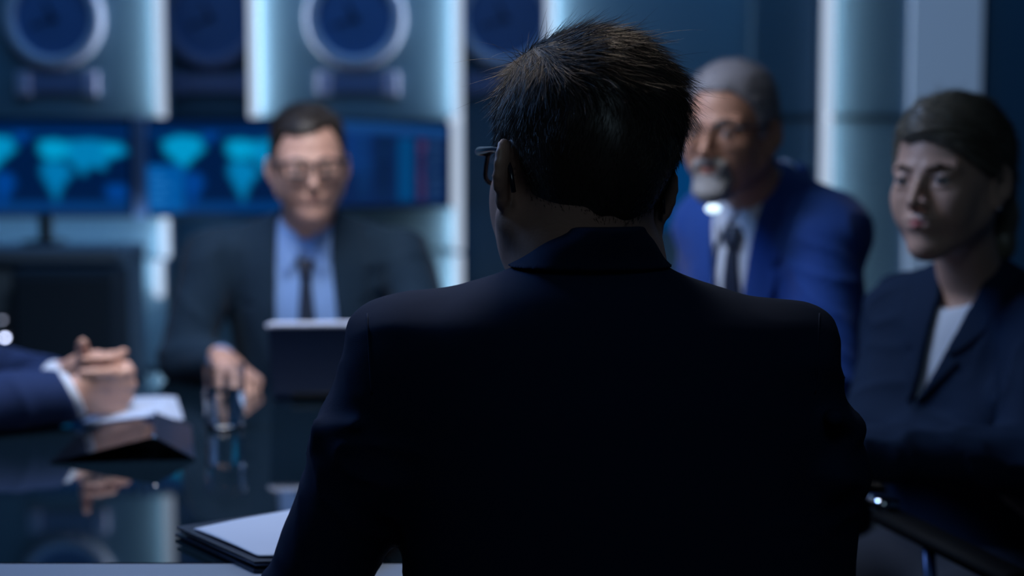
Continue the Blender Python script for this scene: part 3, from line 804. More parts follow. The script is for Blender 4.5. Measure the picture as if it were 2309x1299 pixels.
def glasses(parent, R, o, sc, hw=.027, hh=.017, rim=.0022, rimless=False, yfront=-.104, temple_y=.02, wx=.071, zc=-.002):
    def L(p): return R @ (np.array(p, float) * sc) + o
    mb = MB()
    for s in (-1, 1):
        pts = []
        for k in range(28):
            a = 2 * math.pi * k / 28; c_, s_ = math.cos(a), math.sin(a)
            x = s * .034 + hw * math.copysign(abs(c_) ** .45, c_); z = zc + hh * math.copysign(abs(s_) ** .45, s_)
            y = yfront + .25 * max(0, abs(x) - .034) * .9
            pts.append(L((x, y, z)))
        if rimless: mb.tube(pts[1:14], rim * .8, 8)
        else: mb.tube(pts, rim, 8, closed=True)
        mb.tube([L((s * (.034 + hw - .001), yfront + .006, zc + hh * .72)), L((s * wx, yfront + .012, zc + hh * .72)), L((s * (wx + .005), yfront + .03, zc + hh * .70)), L((s * (wx + .009), -.02, zc + .011)),
                 L((s * (wx + .0085), temple_y - .01, zc + .009)), L((s * (wx + .007), temple_y + .012, zc - .010)), L((s * (wx + .005), temple_y + .022, zc - .030))], [rim * 1.2, rim * 1.5, rim * 1.5, rim * 1.1, rim * 1.1, rim, rim], 8)
    mb.tube([L((-.0085, yfront + .001, zc + .004)), L((0, yfront - .002, zc + .008)), L((.0085, yfront + .001, zc + .004))], rim, 8)
    g = mb.build('glasses', M['frame'], parent, True)
    for s in (-1, 1):
        P = []
        for k in range(28):
            a = 2 * math.pi * k / 28; c_, s_ = math.cos(a), math.sin(a)
            x = s * .034 + (hw - .0008) * math.copysign(abs(c_) ** .45, c_); z = zc + (hh - .0008) * math.copysign(abs(s_) ** .45, s_)
            P.append(L((x, yfront + .25 * max(0, abs(x) - .034) * .9, z)))
        MB().prism(P, R @ np.array([0, .0012, 0])).build('lens', M['lens'], g)
    return g

MALE_SIDE = [(-.3, .3), (-.3, .080), (-.070, .074), (-.058, .058), (-.046, .040), (-.036, .018), (-.026, .012), (-.024, -.018), (-.010, -.018), (-.006, .010), (.010, .022), (.028, .018), (.040, -.010), (.044, -.050), (.3, -.070), (.3, .3)]
def cap_patch(parent, name, H, R, o, sc, side_poly, thick, m, h=.0026, extra=None, disp=None, it=1):
    """hair that follows the skull: an offset shell of the head field clipped by a side-view outline"""
    pf = poly2d(side_poly)
    f = H.copy()
    def post(P, d):
        q = ((P - o) @ R) / sc
        t = thick(q) * sc
        d2 = d - t
        if disp is not None: d2 = d2 + disp(q) * sc
        d2 = smax(d2, -(d + .006), .001)
        reg = pf(q[:, 1], q[:, 2]) * sc
        if extra is not None: reg = np.maximum(reg, extra(q) * sc)
        return smax(d2, reg, .006)
    f.post = post
    c = o; r = .16 * sc
    return solid(name, f, h, m, parent, it, lo=c - r, hi=c + r, slack=2.0)

def hand_ops(f, wrist, fwd, palm, thumb_side, curls, spread=.02, thumb=(30, 25, 20), sc=1.0, k=.004, tdir=None):
    """five separate fingers; fwd = along the hand, palm = direction the palm faces, thumb_side = +1/-1"""
    f.frame(np.eye(3), np.zeros(3))
    F_ = nrm(fwd); Pn = nrm(np.array(palm) - F_ * np.dot(palm, F_)); S = np.cross(F_, Pn) * thumb_side
    w = np.array(wrist, float)
    base = [.034, .0115, -.011, -.032]; length = [.089, .092, .087, .078]
    ph = [(.041, .025, .019), (.046, .029, .020), (.042, .027, .020), (.033, .020, .018)]
    rr_ = [(.0098, .0086, .0078, .0066), (.0100, .0088, .0080, .0068), (.0095, .0084, .0076, .0066), (.0086, .0074, .0067, .0058)]
    for i in range(4):
        kn = w + (F_ * length[i] + S * base[i]) * sc
        f.cone(w + (F_ * .006 + S * base[i] * .55) * sc, kn, .0150 * sc, .0118 * sc, .012 * sc)
    f.cone(w + (F_ * .02 + S * .022) * sc, w + (F_ * .06 + S * .036) * sc, .016 * sc, .010 * sc, .014 * sc)   # thumb mound
    f.cone(w - F_ * .022 * sc, w + F_ * .012 * sc, .027 * sc, .026 * sc, .012 * sc, flat=(Pn, .72))
    tips = []
    for i in range(4):
        p = w + (F_ * length[i] + S * base[i]) * sc
        ang = 0; d0 = nrm(F_ + S * spread * (1.5 - i))
        for j in range(3):
            ang += math.radians(curls[i][j]); d = d0 * math.cos(ang) + Pn * math.sin(ang)
            q = p + d * ph[i][j] * sc
            f.cone(p, q, rr_[i][j] * sc, rr_[i][j + 1] * sc, k if j else .006)
            p = q
        tips.append(p)
    a0, a1, a2 = [math.radians(a) for a in thumb]
    p = w + (F_ * .030 + S * .036) * sc
    d = nrm(F_ * math.cos(a0 + .4) + S * math.sin(a0 + .4) + Pn * .35) if tdir is None else nrm(F_ * tdir[0] + S * tdir[1] + Pn * tdir[2])
    for L_, ra, rb, bend in ((.040, .0125, .0105, 0), (.032, .0105, .0090, a1), (.026, .0092, .0075, a2)):
        d = nrm(d + (F_ * .6 + Pn * .5) * math.sin(bend)); q = p + d * L_ * sc
        f.cone(p, q, ra * sc, rb * sc, .005); p = q
    return tips

class Torso:
    def __init__(s, N, yaw, lean=0, tilt=0, w=.19, size=1.0, fem=False, waist=1.0):
        s.N = np.array(N, float); s.R = rotz(math.radians(yaw)) @ rotx(math.radians(lean)) @ roty(math.radians(tilt)); s.w = w; s.k = size
        f = s.f = Field(); f.frame(s.R, s.N, size)
        f.ell((0, -.012, -.185), (.170, .112, .205), 0)
        f.cone((-(w - .055), .0, -.070), (w - .055, .0, -.070), .058, .058, .06)
        f.cone((0, .012, -.005), (-.125, .004, -.042), .050, .040, .04); f.cone((0, .012, -.005), (.125, .004, -.042), .050, .040, .04)
        if fem:
            for q in (-1, 1): f.sph((q * .075, -.085, -.20), .055, .05)
        f.ell((0, -.005, -.37), (.150 * waist, .112 * waist, .17), .08)
        f.ell((0, .0, -.53), (.172, .130, .12), .08)
        f.frame(np.eye(3), np.zeros(3))
    def L(s, p): return s.R @ (np.array(p, float) * s.k) + s.N
    def inv(s, P): return ((P - s.N) @ s.R) / s.k
    def arm(s, sh, el, wr, ru=.058, rm=.050, rw=.038):
        s.f.cone(sh, el, ru, rm, .03); s.f.cone(el, wr, rm * .98, rw, .02)

def ridges(P, f, seed):
    n = noise3(P, f, seed); return (1 - np.abs(n)) ** 4

def fold_disp(centres, amp=.006, base=.0012, f=70, seed=0):
    """cloth: shallow everywhere, sharper creases round the given joints"""
    cs = [np.array(c, float) for c in centres]
    def fn(P):
        w = np.zeros(len(P))
        for c in cs: w = np.maximum(w, np.exp(-((P - c) ** 2).sum(1) / (2 * .07 ** 2)))
        return -(ridges(P, f, seed) - .25) * amp * w - noise3(P, 28, seed + 5) * base
    return fn

def cut_cuffs(cuffs):
    def fn(P, d):
        for w, dr in cuffs:
            q = P - w; t = q @ dr; near = np.sqrt((q ** 2).sum(1)) < .11
            d = np.where(near, smax(d, t, .003), d)
        return d
    return fn

def patch(name, parent, T, poly, out, inn, m, h=.003, front=True, disp=None, lo=None, hi=None, rnd=.002):
    """piece of cloth following the torso surface, outlined in the torso's front view (x, z)"""
    pf = poly2d(poly); f = T.f.copy(); f.disp = disp
    def post(P, d):
        q = T.inv(P); side = q[:, 1] + .0 if front else -q[:, 1]
        reg = np.maximum(pf(q[:, 0], q[:, 2]) * T.k, side + .012)
        return smax(smax(d - out, -(d + inn), .0008), reg, rnd)
    f.post = post
    A = np.array(poly, float); pts = np.array([T.L((x, y, z)) for x in (A[:, 0].min() - .02, A[:, 0].max() + .02) for z in (A[:, 1].min() - .02, A[:, 1].max() + .02) for y in (-.26, .02)])
    return solid(name, f, h, m, parent, 1, lo=pts.min(0), hi=pts.max(0), slack=2.2)

def collar_ring(name, parent, c, R, ra, rb, h0, h1, t, m, gap=0.0, drop=.02, n=48, flare=.006):
    """standing collar: a band round the neck, lower and open at the front"""
    V = []; F = []
    angs = np.linspace(-math.pi + gap, math.pi - gap, n)
    for a in angs:
        fr = .5 + .5 * -math.cos(a)       # a=0 is the back, +-pi the front
        x, y = math.sin(a), math.cos(a)
        zt = h1 - drop * fr; zb = h0 - drop * fr * 1.2
        for rr2, zz2 in ((0, zb), (t, zb), (t - flare * .3, zt), (t * .5 - flare * .3, zt + t * .3), (-flare * .3, zt)):
            V.append(R @ np.array([x * (ra + rr2), y * (rb + rr2), zz2]) + c)
    k = 5
    for i in range(n - 1):
        for j in range(k): F.append((i * k + j, i * k + (j + 1) % k, (i + 1) * k + (j + 1) % k, (i + 1) * k + j))
    F += [tuple(range(k)), tuple(range((n - 1) * k, n * k))[::-1]]
    return MB().add(V, F).build(name, m, parent, True)

def body_field(T, head, neck_a, neck_b, nr=(.054, .060), arms=(), inset=.022):
    f = head.copy(); f.frame(np.eye(3), np.zeros(3))
    f.cone(neck_a, neck_b, nr[0], nr[1], .03)
    us = T.f.ops; c = np.mean([o[2] for o in us], axis=0); r = max(np.linalg.norm(o[2] - c) + o[3] for o in us)
    tf = T.f
    for mode, fn, cc, rad, k in us:
        f.ops.append((mode, (lambda P, fn=fn: fn(P) + inset), cc, rad, k if k else .02))
    return f

def lower_body(parent, T, fdir, seat_z=.50, m=None, spread=.10, knees=.44, skirt=False):
    """seated legs: trousers and shoes"""
    m = m or M['trouser']
    pel = T.L((0, .0, -.53)); f = Field(); fd = nrm([fdir[0], fdir[1], 0]); sd = np.array([-fd[1], fd[0], 0])
    f.ell((pel[0], pel[1], max(seat_z + .08, pel[2] - .02)), (.16, .14, .13), 0)
    sole = []
    for s in (-1, 1):
        hip = np.array([pel[0], pel[1], seat_z + .075]) + sd * s * spread * .9
        kn = hip + fd * knees + sd * s * .03; kn[2] = seat_z + .055
        an = kn + fd * .03; an[2] = .10
        f.cone(hip, kn, .088, .066, .05); f.cone(kn, an, .064, .050, .03); sole.append(an)
    solid('trousers', f, .009, m, parent, 1)
    for an in sole:
        g_ = Field(); g_.cone(an + (0, 0, -.045), an + fd * .15 + (0, 0, -.068), .042, .030, .02); g_.cone(an, an + (0, 0, -.04), .040, .044, .02)
        g_.post = lambda P, d: np.maximum(d, .004 - P[:, 2])
        solid('shoe', g_, .006, M['shoe'], parent, 1)

def office_chair(loc, yaw, label, seat_z=.46, back_h=.42, arms=True, back_gap=.235):
    """swivel chair, -y is its front; seat, backrest, column, star base with castors, arms"""
    R = rotz(math.radians(yaw)); o = np.array([loc[0], loc[1], 0.0])
    e = empty('office_chair', o, label, 'chair', 'office chairs round the table')
    P = lambda x, y, z: R @ np.array([x, y, z]) + o
    MB().box(P(0, 0, seat_z - .035), (.46, .45, .07), R=R, bev=.03).build('seat', M['chair'], e, True)
    zb = seat_z + .05
    mb = MB(); mb.box(P(0, back_gap + .02, zb + back_h / 2), (.42, .045, back_h), R=R @ rotx(math.radians(-4)), bev=.02); mb.build('backrest', M['chair'], e, True)
    MB().tube([P(0, .1, seat_z - .075), P(0, back_gap + .05, seat_z - .07), P(0, back_gap + .062, zb + .12)], .016, 10).build('back_bracket', M['black'], e, True)
    MB().lathe([(0, .09), (.028, .09), (.028, seat_z - .07), (0, seat_z - .07)], o, 'z', 20).build('column', M['black'], e, True)
    mb = MB()
    for k in range(5):
        a = 2 * math.pi * k / 5 + .3; mb.tube([P(0, 0, .10), P(.28 * math.cos(a), .28 * math.sin(a), .075)], [.022, .013], 8)
    mb.build('star_base', M['black'], e, True)
    for k in range(5):
        a = 2 * math.pi * k / 5 + .3; c = P(.28 * math.cos(a), .28 * math.sin(a), .03)
        MB().lathe([(0, -.018), (.024, -.016), (.029, -.008), (.029, .008), (.024, .016), (0, .018)], c, 'y', 16).build('castor', M['black'], e, True)
    if arms:
        for s in (-1, 1):
            MB().tube([P(s * .22, .02, seat_z - .05), P(s * .275, .02, seat_z - .02), P(s * .285, .02, seat_z + .16), P(s * .285, -.02, seat_z + .185)], .012, 8).build('arm_post', M['chrome'] if False else M['black'], e, True)
            MB().box(P(s * .285, -.01, seat_z + .195), (.055, .27, .025), R=R, bev=.01).build('armrest', M['black'], e, True)
    return e

def strands(name, roots, dirs, length, m, parent, r=.00032, seg=6, grav=.0, curl=.3, wob=.002, rng=RNG, join=None):
    """fine tapered hairs as three-sided tubes in one mesh"""
    n = len(roots)
    t = np.linspace(0, 1, seg)
    d = dirs / np.linalg.norm(dirs, axis=1)[:, None]
    side = rng.normal(size=(n, 3)); side -= (side * d).sum(1)[:, None] * d; side /= np.linalg.norm(side, axis=1)[:, None]
    sid2 = np.cross(d, side)
    L_ = length[:, None, None]
    bend = (rng.uniform(-1, 1, (n, 1, 1)) * curl) * side[:, None, :] * (t[None, :, None] ** 2) * L_
    P = roots[:, None, :] + d[:, None, :] * t[None, :, None] * L_ + bend
    P[:, :, 2] -= grav[:, None] * (t[None] ** 2) * length[:, None] if hasattr(grav, '__len__') else grav * (t[None] ** 2) * length[:, None]
    rad = r * (1 - t * .85)
    V = np.empty((n, seg, 3, 3))
    for k in range(3):
        a = 2 * math.pi * k / 3
        V[:, :, k, :] = P + rad[None, :, None] * (side[:, None, :] * math.cos(a) + sid2[:, None, :] * math.sin(a))
    base = np.arange(n)[:, None, None] * seg * 3
    i = np.arange(seg - 1)[None, :, None] * 3; k = np.arange(3)[None, None, :]; k2 = (k + 1) % 3
    F = np.stack([base + i + k, base + i + k2, base + i + 3 + k2, base + i + 3 + k], -1).reshape(-1, 4)
    return V.reshape(-1, 3), F

def comb(parent, hair, R, o, sc, n, flow, length, lift, m, seed=1, rad=.0003, zmin=-.2):
    """adds combed strands to a hair part (same mesh)"""
    rng = np.random.default_rng(seed); me = hair.data; nv = len(me.vertices); org = np.array(parent['_o'])
    V = np.empty(nv * 3, np.float32); me.vertices.foreach_get('co', V); V = V.reshape(-1, 3) + org
    N = np.empty(nv * 3, np.float32); me.vertices.foreach_get('normal', N); N = N.reshape(-1, 3)
    q = ((V - o) @ R) / sc; nq = N @ R
    idx = np.nonzero(((nq * (q - np.array([0, .014, .02]))).sum(1) > .02) & (q[:, 2] > zmin))[0]
    p = rng.choice(idx, n); q0, n0 = q[p], nq[p]
    f = flow(q0); f = f - (f * n0).sum(1)[:, None] * n0; f /= np.linalg.norm(f, axis=1)[:, None] + .1
    d = f + n0 * lift + rng.normal(size=f.shape) * .10
    sV, sF = strands('h', V[p], d @ R.T, length(q0) * rng.uniform(.6, 1.2, n) * sc, None, None, r=rad, seg=5, grav=.05, curl=.2, rng=rng)
    hf = np.empty(len(me.polygons) * 4, np.int32); me.loops.foreach_get('vertex_index', hf)
    nm = hair.name; bpy.data.objects.remove(hair)
    return link_mesh('hair', np.concatenate([V, sV]), np.concatenate([hf.reshape(-1, 4), sF + nv]), m, parent, True)

# ------------------------------------------------------------------ 1. the man in front, seen from behind
def rot_head(yaw, pitch=0, roll=0): return rotz(math.radians(yaw)) @ rotx(math.radians(pitch)) @ roty(math.radians(roll))
def front_man():
    d0 = 1.45
    R = rot_head(200, 1, -8); o = W(1302, 388, d0); sc = 1.05
    e = empty('person', (o[0], 1.42, 0), 'man in a dark navy suit and glasses, seen from behind, nearest of the people', 'person')
    P_ = lambda x, y, d: W(x, y, d)
    # jacket: outline rows (py, left px, right px, depth of centre, half depth)
    rows = []
    for py, xl, xr, yc, b in ((516, 1290, 1436, 1.405, .062), (528, 1252, 1450, 1.41, .068), (545, 1222, 1466, 1.415, .072), (570, 1196, 1480, 1.425, .078), (600, 1166, 1500, 1.435, .084), (622, 1130, 1538, 1.44, .088), (640, 1066, 1590, 1.44, .092), (662, 990, 1660, 1.44, .100),
                              (684, 930, 1722, 1.44, .105), (708, 864, 1798, 1.44, .110), (730, 832, 1836, 1.44, .114), (780, 826, 1852, 1.44, .120), (900, 850, 1866, 1.44, .128), (1050, 872, 1872, 1.44, .130), (1200, 890, 1878, 1.44, .130), (1299, 900, 1884, 1.44, .130), (1500, 905, 1880, 1.44, .135), (1950, 880, 1890, 1.44, .14)):
        a = P_(xl, py, 1.40); c = P_(xr, py, 1.40); rows.append((a[2], (a[0] + c[0]) / 2, yc - .0, (c[0] - a[0]) / 2, b))
    J = Field(); J.loft(rows, n=2.3)
    D = 1.42
    lsh, lel, lwr = P_(914, 812, 1.43), P_(738, 1290, 1.47), P_(700, 1345, 1.70)
    lel = P_(684, 1385, 1.47)
    J.cone(lsh, P_(842, 1010, 1.44), .054, .060, .045); J.cone(P_(842, 1010, 1.44), lel, .060, .050, .02); 
    lw = T(705, 1275, TZ + .05); lw = np.array([-.17, 1.66, TZ + .052])
    J.cone(lel, lw, .054, .038, .02)
    rsh, rel = P_(1768, 808, 1.43), P_(1796, 1360, 1.49)
    J.cone(rsh, P_(1800, 1060, 1.45), .050, .056, .03); J.cone(P_(1806, 1060, 1.45), rel, .060, .056, .03)
    rw = np.array([.24, 1.72, TZ + .052]); J.cone(rel, rw, .054, .038, .02)
    # folds on the sleeves
    J.cone(P_(722, 972, 1.41), P_(800, 958, 1.37), .009, .006, .014); J.cone(P_(722, 1000, 1.42), P_(790, 1008, 1.38), .008, .005, .012)
    J.cone(P_(1918, 968, 1.42), P_(1880, 940, 1.36), .012, .008, .016); J.cone(P_(1920, 1050, 1.44), P_(1890, 1080, 1.38), .010, .010, .03)
    J.cone(P_(856, 760, 1.43), P_(852, 810, 1.40), .018, .010, .03); J.cone(P_(1820, 757, 1.43), P_(1834, 810, 1.40), .018, .010, .03)      # shoulder pads
    fd = fold_disp([P_(740, 1000, 1.40), P_(1910, 1000, 1.42), lel, rel], .005, .0018, 75, 3)
    J.disp = fd
    Jp = cut_cuffs([(lw, nrm(lw - lel)), (rw, nrm(rw - rel))])
    J.post = Jp
    jo = solid('jacket', J, .0045, M['suit_m'], e, 2, lo=(-.32, 1.26, .46), hi=(.46, 1.80, 1.16), slack=2.5)
    # turned-down jacket collar: a thin layer over the neck slope
    C = J.copy(); C.disp = None; Jr = J
    cz = P_(1335, 612, 1.30)[2]
    def cpost(P, d):
        zlow = cz + 1.6 * np.maximum(0, np.abs(P[:, 0] - P_(1338, 0, 1.4)[0]) - .055) * 0 - .004
        return smax(smax(d - .0035, -(d + .004), .0008), np.maximum(zlow - P[:, 2], P[:, 1] - 1.47), .003)
    C.post = cpost
    solid('jacket_collar', C, .003, M['suit_m'], e, 1, lo=(-.1, 1.28, .98), hi=(.3, 1.5, 1.16), slack=2.5)
    # sleeve seams: fine raised welts following the jacket
    for xs, side in ((828, -1), (1848, 1)):
        mb = MB(); pts = []
        for py in range(708, 900, 12):
            x = xs + side * (-.00025 * (py - 708) ** 2 * .6) * -1 * side
            a = P_(xs - side * (py - 708) * .06, py, 1.0); dirv = a - np.array([0, 0, CAMZ]); org = np.array([0, 0, CAMZ])
            ts = np.linspace(1.15, 1.5, 500); pp = org + ts[:, None] * dirv / dirv[1]
            dd = J.ev(pp); hit = np.nonzero(dd < 0)[0]
            if len(hit): pts.append(pp[hit[0]])
        if len(pts) > 3: mb.tube(pts, .0013, 6).build('sleeve_seam', M['suit_m'], e, True)
    # head, neck, torso core and both hands: one continuous surface
    H = Field(); head_base(H, R, o, sc, wide=1.01, occ=.048)
    Bf = H.copy(); ears(Bf, R, o, sc, out=32, wide=1.02)
    na = R @ np.array([0, .030, -.055]) * sc + o; nb = P_(1335, 640, 1.43)
    Bf.frame(np.eye(3), np.zeros(3)); Bf.cone(na, nb, .055, .054, .03)
    Bf.frame(np.eye(3), np.zeros(3))
    hm = rotz(0)
    Bf.cone(P_(1338, 640, 1.44), P_(1338, 1300, 1.44), .07, .10, .05); Bf.cone(P_(1338, 780, 1.45), lsh, .034, .028, .03); Bf.cone(P_(1338, 780, 1.45), rsh, .034, .028, .03)
    for a, b, c in ((lsh, lel, lw), (rsh, rel, rw)): Bf.cone(a, b, .034, .032, .03); Bf.cone(b, c, .032, .026, .02)
    cur = [(12, 18, 14)] * 4
    for w_, el_, ts in ((lw, lel, -1), (rw, rel, 1)):
        fw = nrm([w_[0] * -.1 + (0.10 if ts < 0 else -.25), 1, -.18]); hand_ops(Bf, w_ + nrm(w_ - el_) * .012, fw, (0, 0, -1), ts, cur, sc=1.0)
    solid('body', Bf, .0032, M['skin_m'], e, 1)
    eyes_parts(e, R, o, sc, M['lip'], M['brow'])
    glasses(e, R, o, sc, hw=.0255, hh=.0175, rim=.0026, yfront=-.106, wx=.072, zc=.000, temple_y=.018)
    for w_, el_ in ((lw, lel), (rw, rel)):
        dr = nrm(w_ - el_); f = Field(); f.cone(w_ - dr * .03, w_ + dr * .012, .034, .031, 0)
        f.post = lambda P, d, w_=w_, dr=dr: np.maximum(d, np.maximum((P - w_) @ dr - .012, -((P - w_) @ dr) - .025))
        solid('shirt_cuff', f, .003, M['shirt_white'], e, 1)
    # hair
    def thick(q):
        top = np.clip((q[:, 2] - .045) / .06, 0, 1); sd = np.clip(-q[:, 2] / .05, 0, 1)
        front = np.clip((-q[:, 1]) / .08, 0, 1)
        return .0045 + .0085 * top + .003 * front * top - .0035 * sd + .004 * np.clip((np.abs(q[:, 0]) - .05) / .03, 0, 1) * np.clip((q[:, 2] - .01) / .04, 0, 1)
    side = [(-.3, .3), (-.3, .076), (-.070, .072), (-.056, .056), (-.046, .036), (-.034, .016), (-.026, -.015), (-.010, -.018), (-.006, .012), (.012, .026), (.028, .020), (.036, -.020), (.040, -.078), (.3, -.108), (.3, .3)]
    disp = lambda q: .0016 * noise3(q * np.array([1, .35, .8]), 160, 4)
    hair = cap_patch(e, 'hair', H, R, o, sc, side, thick, M['hair_front'], .0026, disp=disp)
    V = np.empty(len(hair.data.vertices) * 3, np.float32); hair.data.vertices.foreach_get('co', V); V = V.reshape(-1, 3) + np.array(e['_o'])
    Nn = np.empty(len(hair.data.vertices) * 3, np.float32); hair.data.vertices.foreach_get('normal', Nn); Nn = Nn.reshape(-1, 3)
    q = ((V - o) @ R) / sc; nq = Nn @ R
    okv = ((q ** 2).sum(1) > .0045)
    # keep only outward-facing roots
    outw = (nq * (q - np.array([0, .014, .02]))).sum(1) > 0
    idx = np.nonzero(okv & outw)[0]
    rng = np.random.default_rng(11)
    pick = rng.choice(idx, 17000); pick = pick[np.argsort(pick)]
    r0_, n0, q0 = V[pick] + rng.normal(size=(len(pick), 3)) * .0012, Nn[pick], q[pick]
    nq0 = nq[pick]
    top = np.clip((q0[:, 2] - .045) / .045, 0, 1)
    # flow: forward-left part sweeping over the crown to the person's right and back; sides comb down
    flow_top = np.stack([np.full(len(q0), -1.0), .30 + 3.0 * q0[:, 1], np.full(len(q0), -.1)], 1)
    lt = np.clip((q0[:, 0] - .050) / .022, 0, 1)[:, None]
    flow_top = flow_top * (1 - lt) + np.array([.05, .55, -.8]) * lt
    flow_side = np.stack([np.zeros(len(q0)), .35 * np.sign(q0[:, 1] + .01), -np.ones(len(q0))], 1)
    fl = flow_top * top[:, None] + flow_side * (1 - top)[:, None]
    fl = fl / (np.linalg.norm(fl, axis=1)[:, None] + 1e-9)
    fl = fl - (fl * nq0).sum(1)[:, None] * nq0
    clump = np.stack([noise3(q0, 90, s_) for s_ in (21, 22, 23)], 1)
    low = np.clip((.01 - q0[:, 2]) / .05, 0, 1)
    fl = fl / (np.linalg.norm(fl, axis=1)[:, None] + .15)
    lift = (.10 + .10 * (1 - top) * (1 - low))[:, None]
    dl = fl + nq0 * lift + clump * .28 + rng.normal(size=fl.shape) * .12
    ln = (.0035 + .026 * top + .010 * np.clip((q0[:, 2] - .0) / .04, 0, 1)) * rng.uniform(.6, 1.2, len(q0))
    fly = (rng.random(len(q0)) < .005) & (q0[:, 2] > .03)
    dl[fly] += nq0[fly] * .8; ln[fly] *= 1.5
    sV, sF = strands('h', r0_, dl @ R.T, ln * sc, None, None, r=.00030, seg=6, grav=.10 * top, curl=.30, rng=rng)
    # join strands into the hair part
    me = hair.data; hv = V; hf = np.empty(len(me.polygons) * 4, np.int32); me.loops.foreach_get('vertex_index', hf); hf = hf.reshape(-1, 4)
    AV = np.concatenate([hv, sV]); AF = np.concatenate([hf, sF + len(hv)])
    bpy.data.objects.remove(hair); link_mesh('hair', AV, AF, M['hair_front'], e, True)
    # seated legs and chair
    Tm = Torso(P_(1338, 600, 1.44), 180, 0, 0, .2)
    lower_body(e, Tm, (0, 1), .47)
    office_chair((P_(1338, 600, 1.44)[0], 1.44 - .02), 180, 'low backed office chair under the man in front', .47, .22, False, .20)
    return e
front_man()

# ------------------------------------------------------------------ 2. the man behind the laptop
def V2(*pts): return [(a, b) for a, b in pts]
def dress(e, T, jm, shm, vleft, vright, cuffs, folds, amp=.006, h=.0045, tie=None, lapel=True, seed=0, shirt_poly=None, lap_w=.055, notch=-.13, lo=None, hi=None, carve_d=.013):
    """jacket with an open front, shirt showing in it, lapels and tie, all following one torso.
    vleft / vright: the opening's edges from collar to button in torso view, as (x, z) lists from the top down"""
    opening = list(vleft) + list(vright)[::-1]
    pf = poly2d(opening)
    J = T.f.copy(); J.disp = fold_disp(folds, amp, .0016, 62, seed)
    cc = cut_cuffs(cuffs)
    def post(P, d):
        q = T.inv(P)
        carve = np.maximum(np.maximum(pf(q[:, 0], q[:, 2]) * T.k, (q[:, 1] + .0)), -(d + carve_d))
        return cc(P, smax(d, -carve, .002))
    J.post = post
    solid('jacket', J, h, jm, e, 2, slack=2.0, **({} if lo is None else dict(lo=lo, hi=hi)))
    mx = [((a[0] + b[0]) / 2) for a, b in zip(vleft, vright)]
    big = [(x - .022, z + (.02 if i == 0 else 0)) for i, (x, z) in enumerate(vleft)] + [(x + .022, z + (.02 if i == 0 else 0)) for i, (x, z) in enumerate(vright)][::-1]
    sd = lambda P: -.0012 * noise3(P, 45, seed + 2)
    patch('shirt', e, T, shirt_poly or big, -.0065, max(.016, carve_d + .004), shm, .0032, disp=sd)
    if lapel:
        for edge, s in ((vleft, -1), (vright, 1)):
            n = len(edge); outer = []
            zt, zb = edge[0][1], edge[-1][1]
            for x, z in edge:
                t = (zt - z) / (zt - zb)
                outer.append((x + s * lap_w * (math.sin(math.pi * min(1, .25 + t * .75)) ** .8 * (1 - .25 * t)) if t < .97 else x + s * .004, z))
            k = [i for i, p in enumerate(outer) if p[1] < notch]
            k = k[0] if k else n // 2
            nx, nz = outer[k]
            pol = list(edge) + outer[::-1][:n - k] + [(nx - s * .016, nz + .012), (nx + s * .002, nz + .020)] + outer[:k][::-1]
            patch('lapel', e, T, pol, .0055, .010, jm, .003, disp=None, rnd=.0015)
    if tie:
        tx0, tx1, zt, zb = tie       # knot centre top, blade centre bottom
        m = lambda t: tx0 * (1 - t) + tx1 * t
        knot = [(tx0 - .019, zt), (tx0 + .019, zt), (tx0 + .012, zt - .036), (tx0 - .012, zt - .036)]
        blade = [(tx0 - .010, zt - .032), (tx0 + .010, zt - .032), (m(.5) + .021, (zt + zb) / 2), (tx1 + .027, zb), (tx1 - .027, zb), (m(.5) - .021, (zt + zb) / 2)]
        t = patch('tie', e, T, blade, .0015, .012, M['tie'], .0028)
        patch('knot', t, T, knot, .0085, .006, M['tie'], .0024, rnd=.004)

def collar_wings(e, T, m, x=.045, zt=.0, zp=-.075, xp=.038, xi=.004, top_y=None):
    for s in (-1, 1):
        patch('shirt_collar', e, T, [(s * x, zt + .03), (s * (x + .012), zt - .02), (s * xp, zp), (s * xi, zt - .046), (s * xi * 2, zt - .030), (s * (x - .016), zt + .012)], .0035, .006, m, .0026, rnd=.0015)

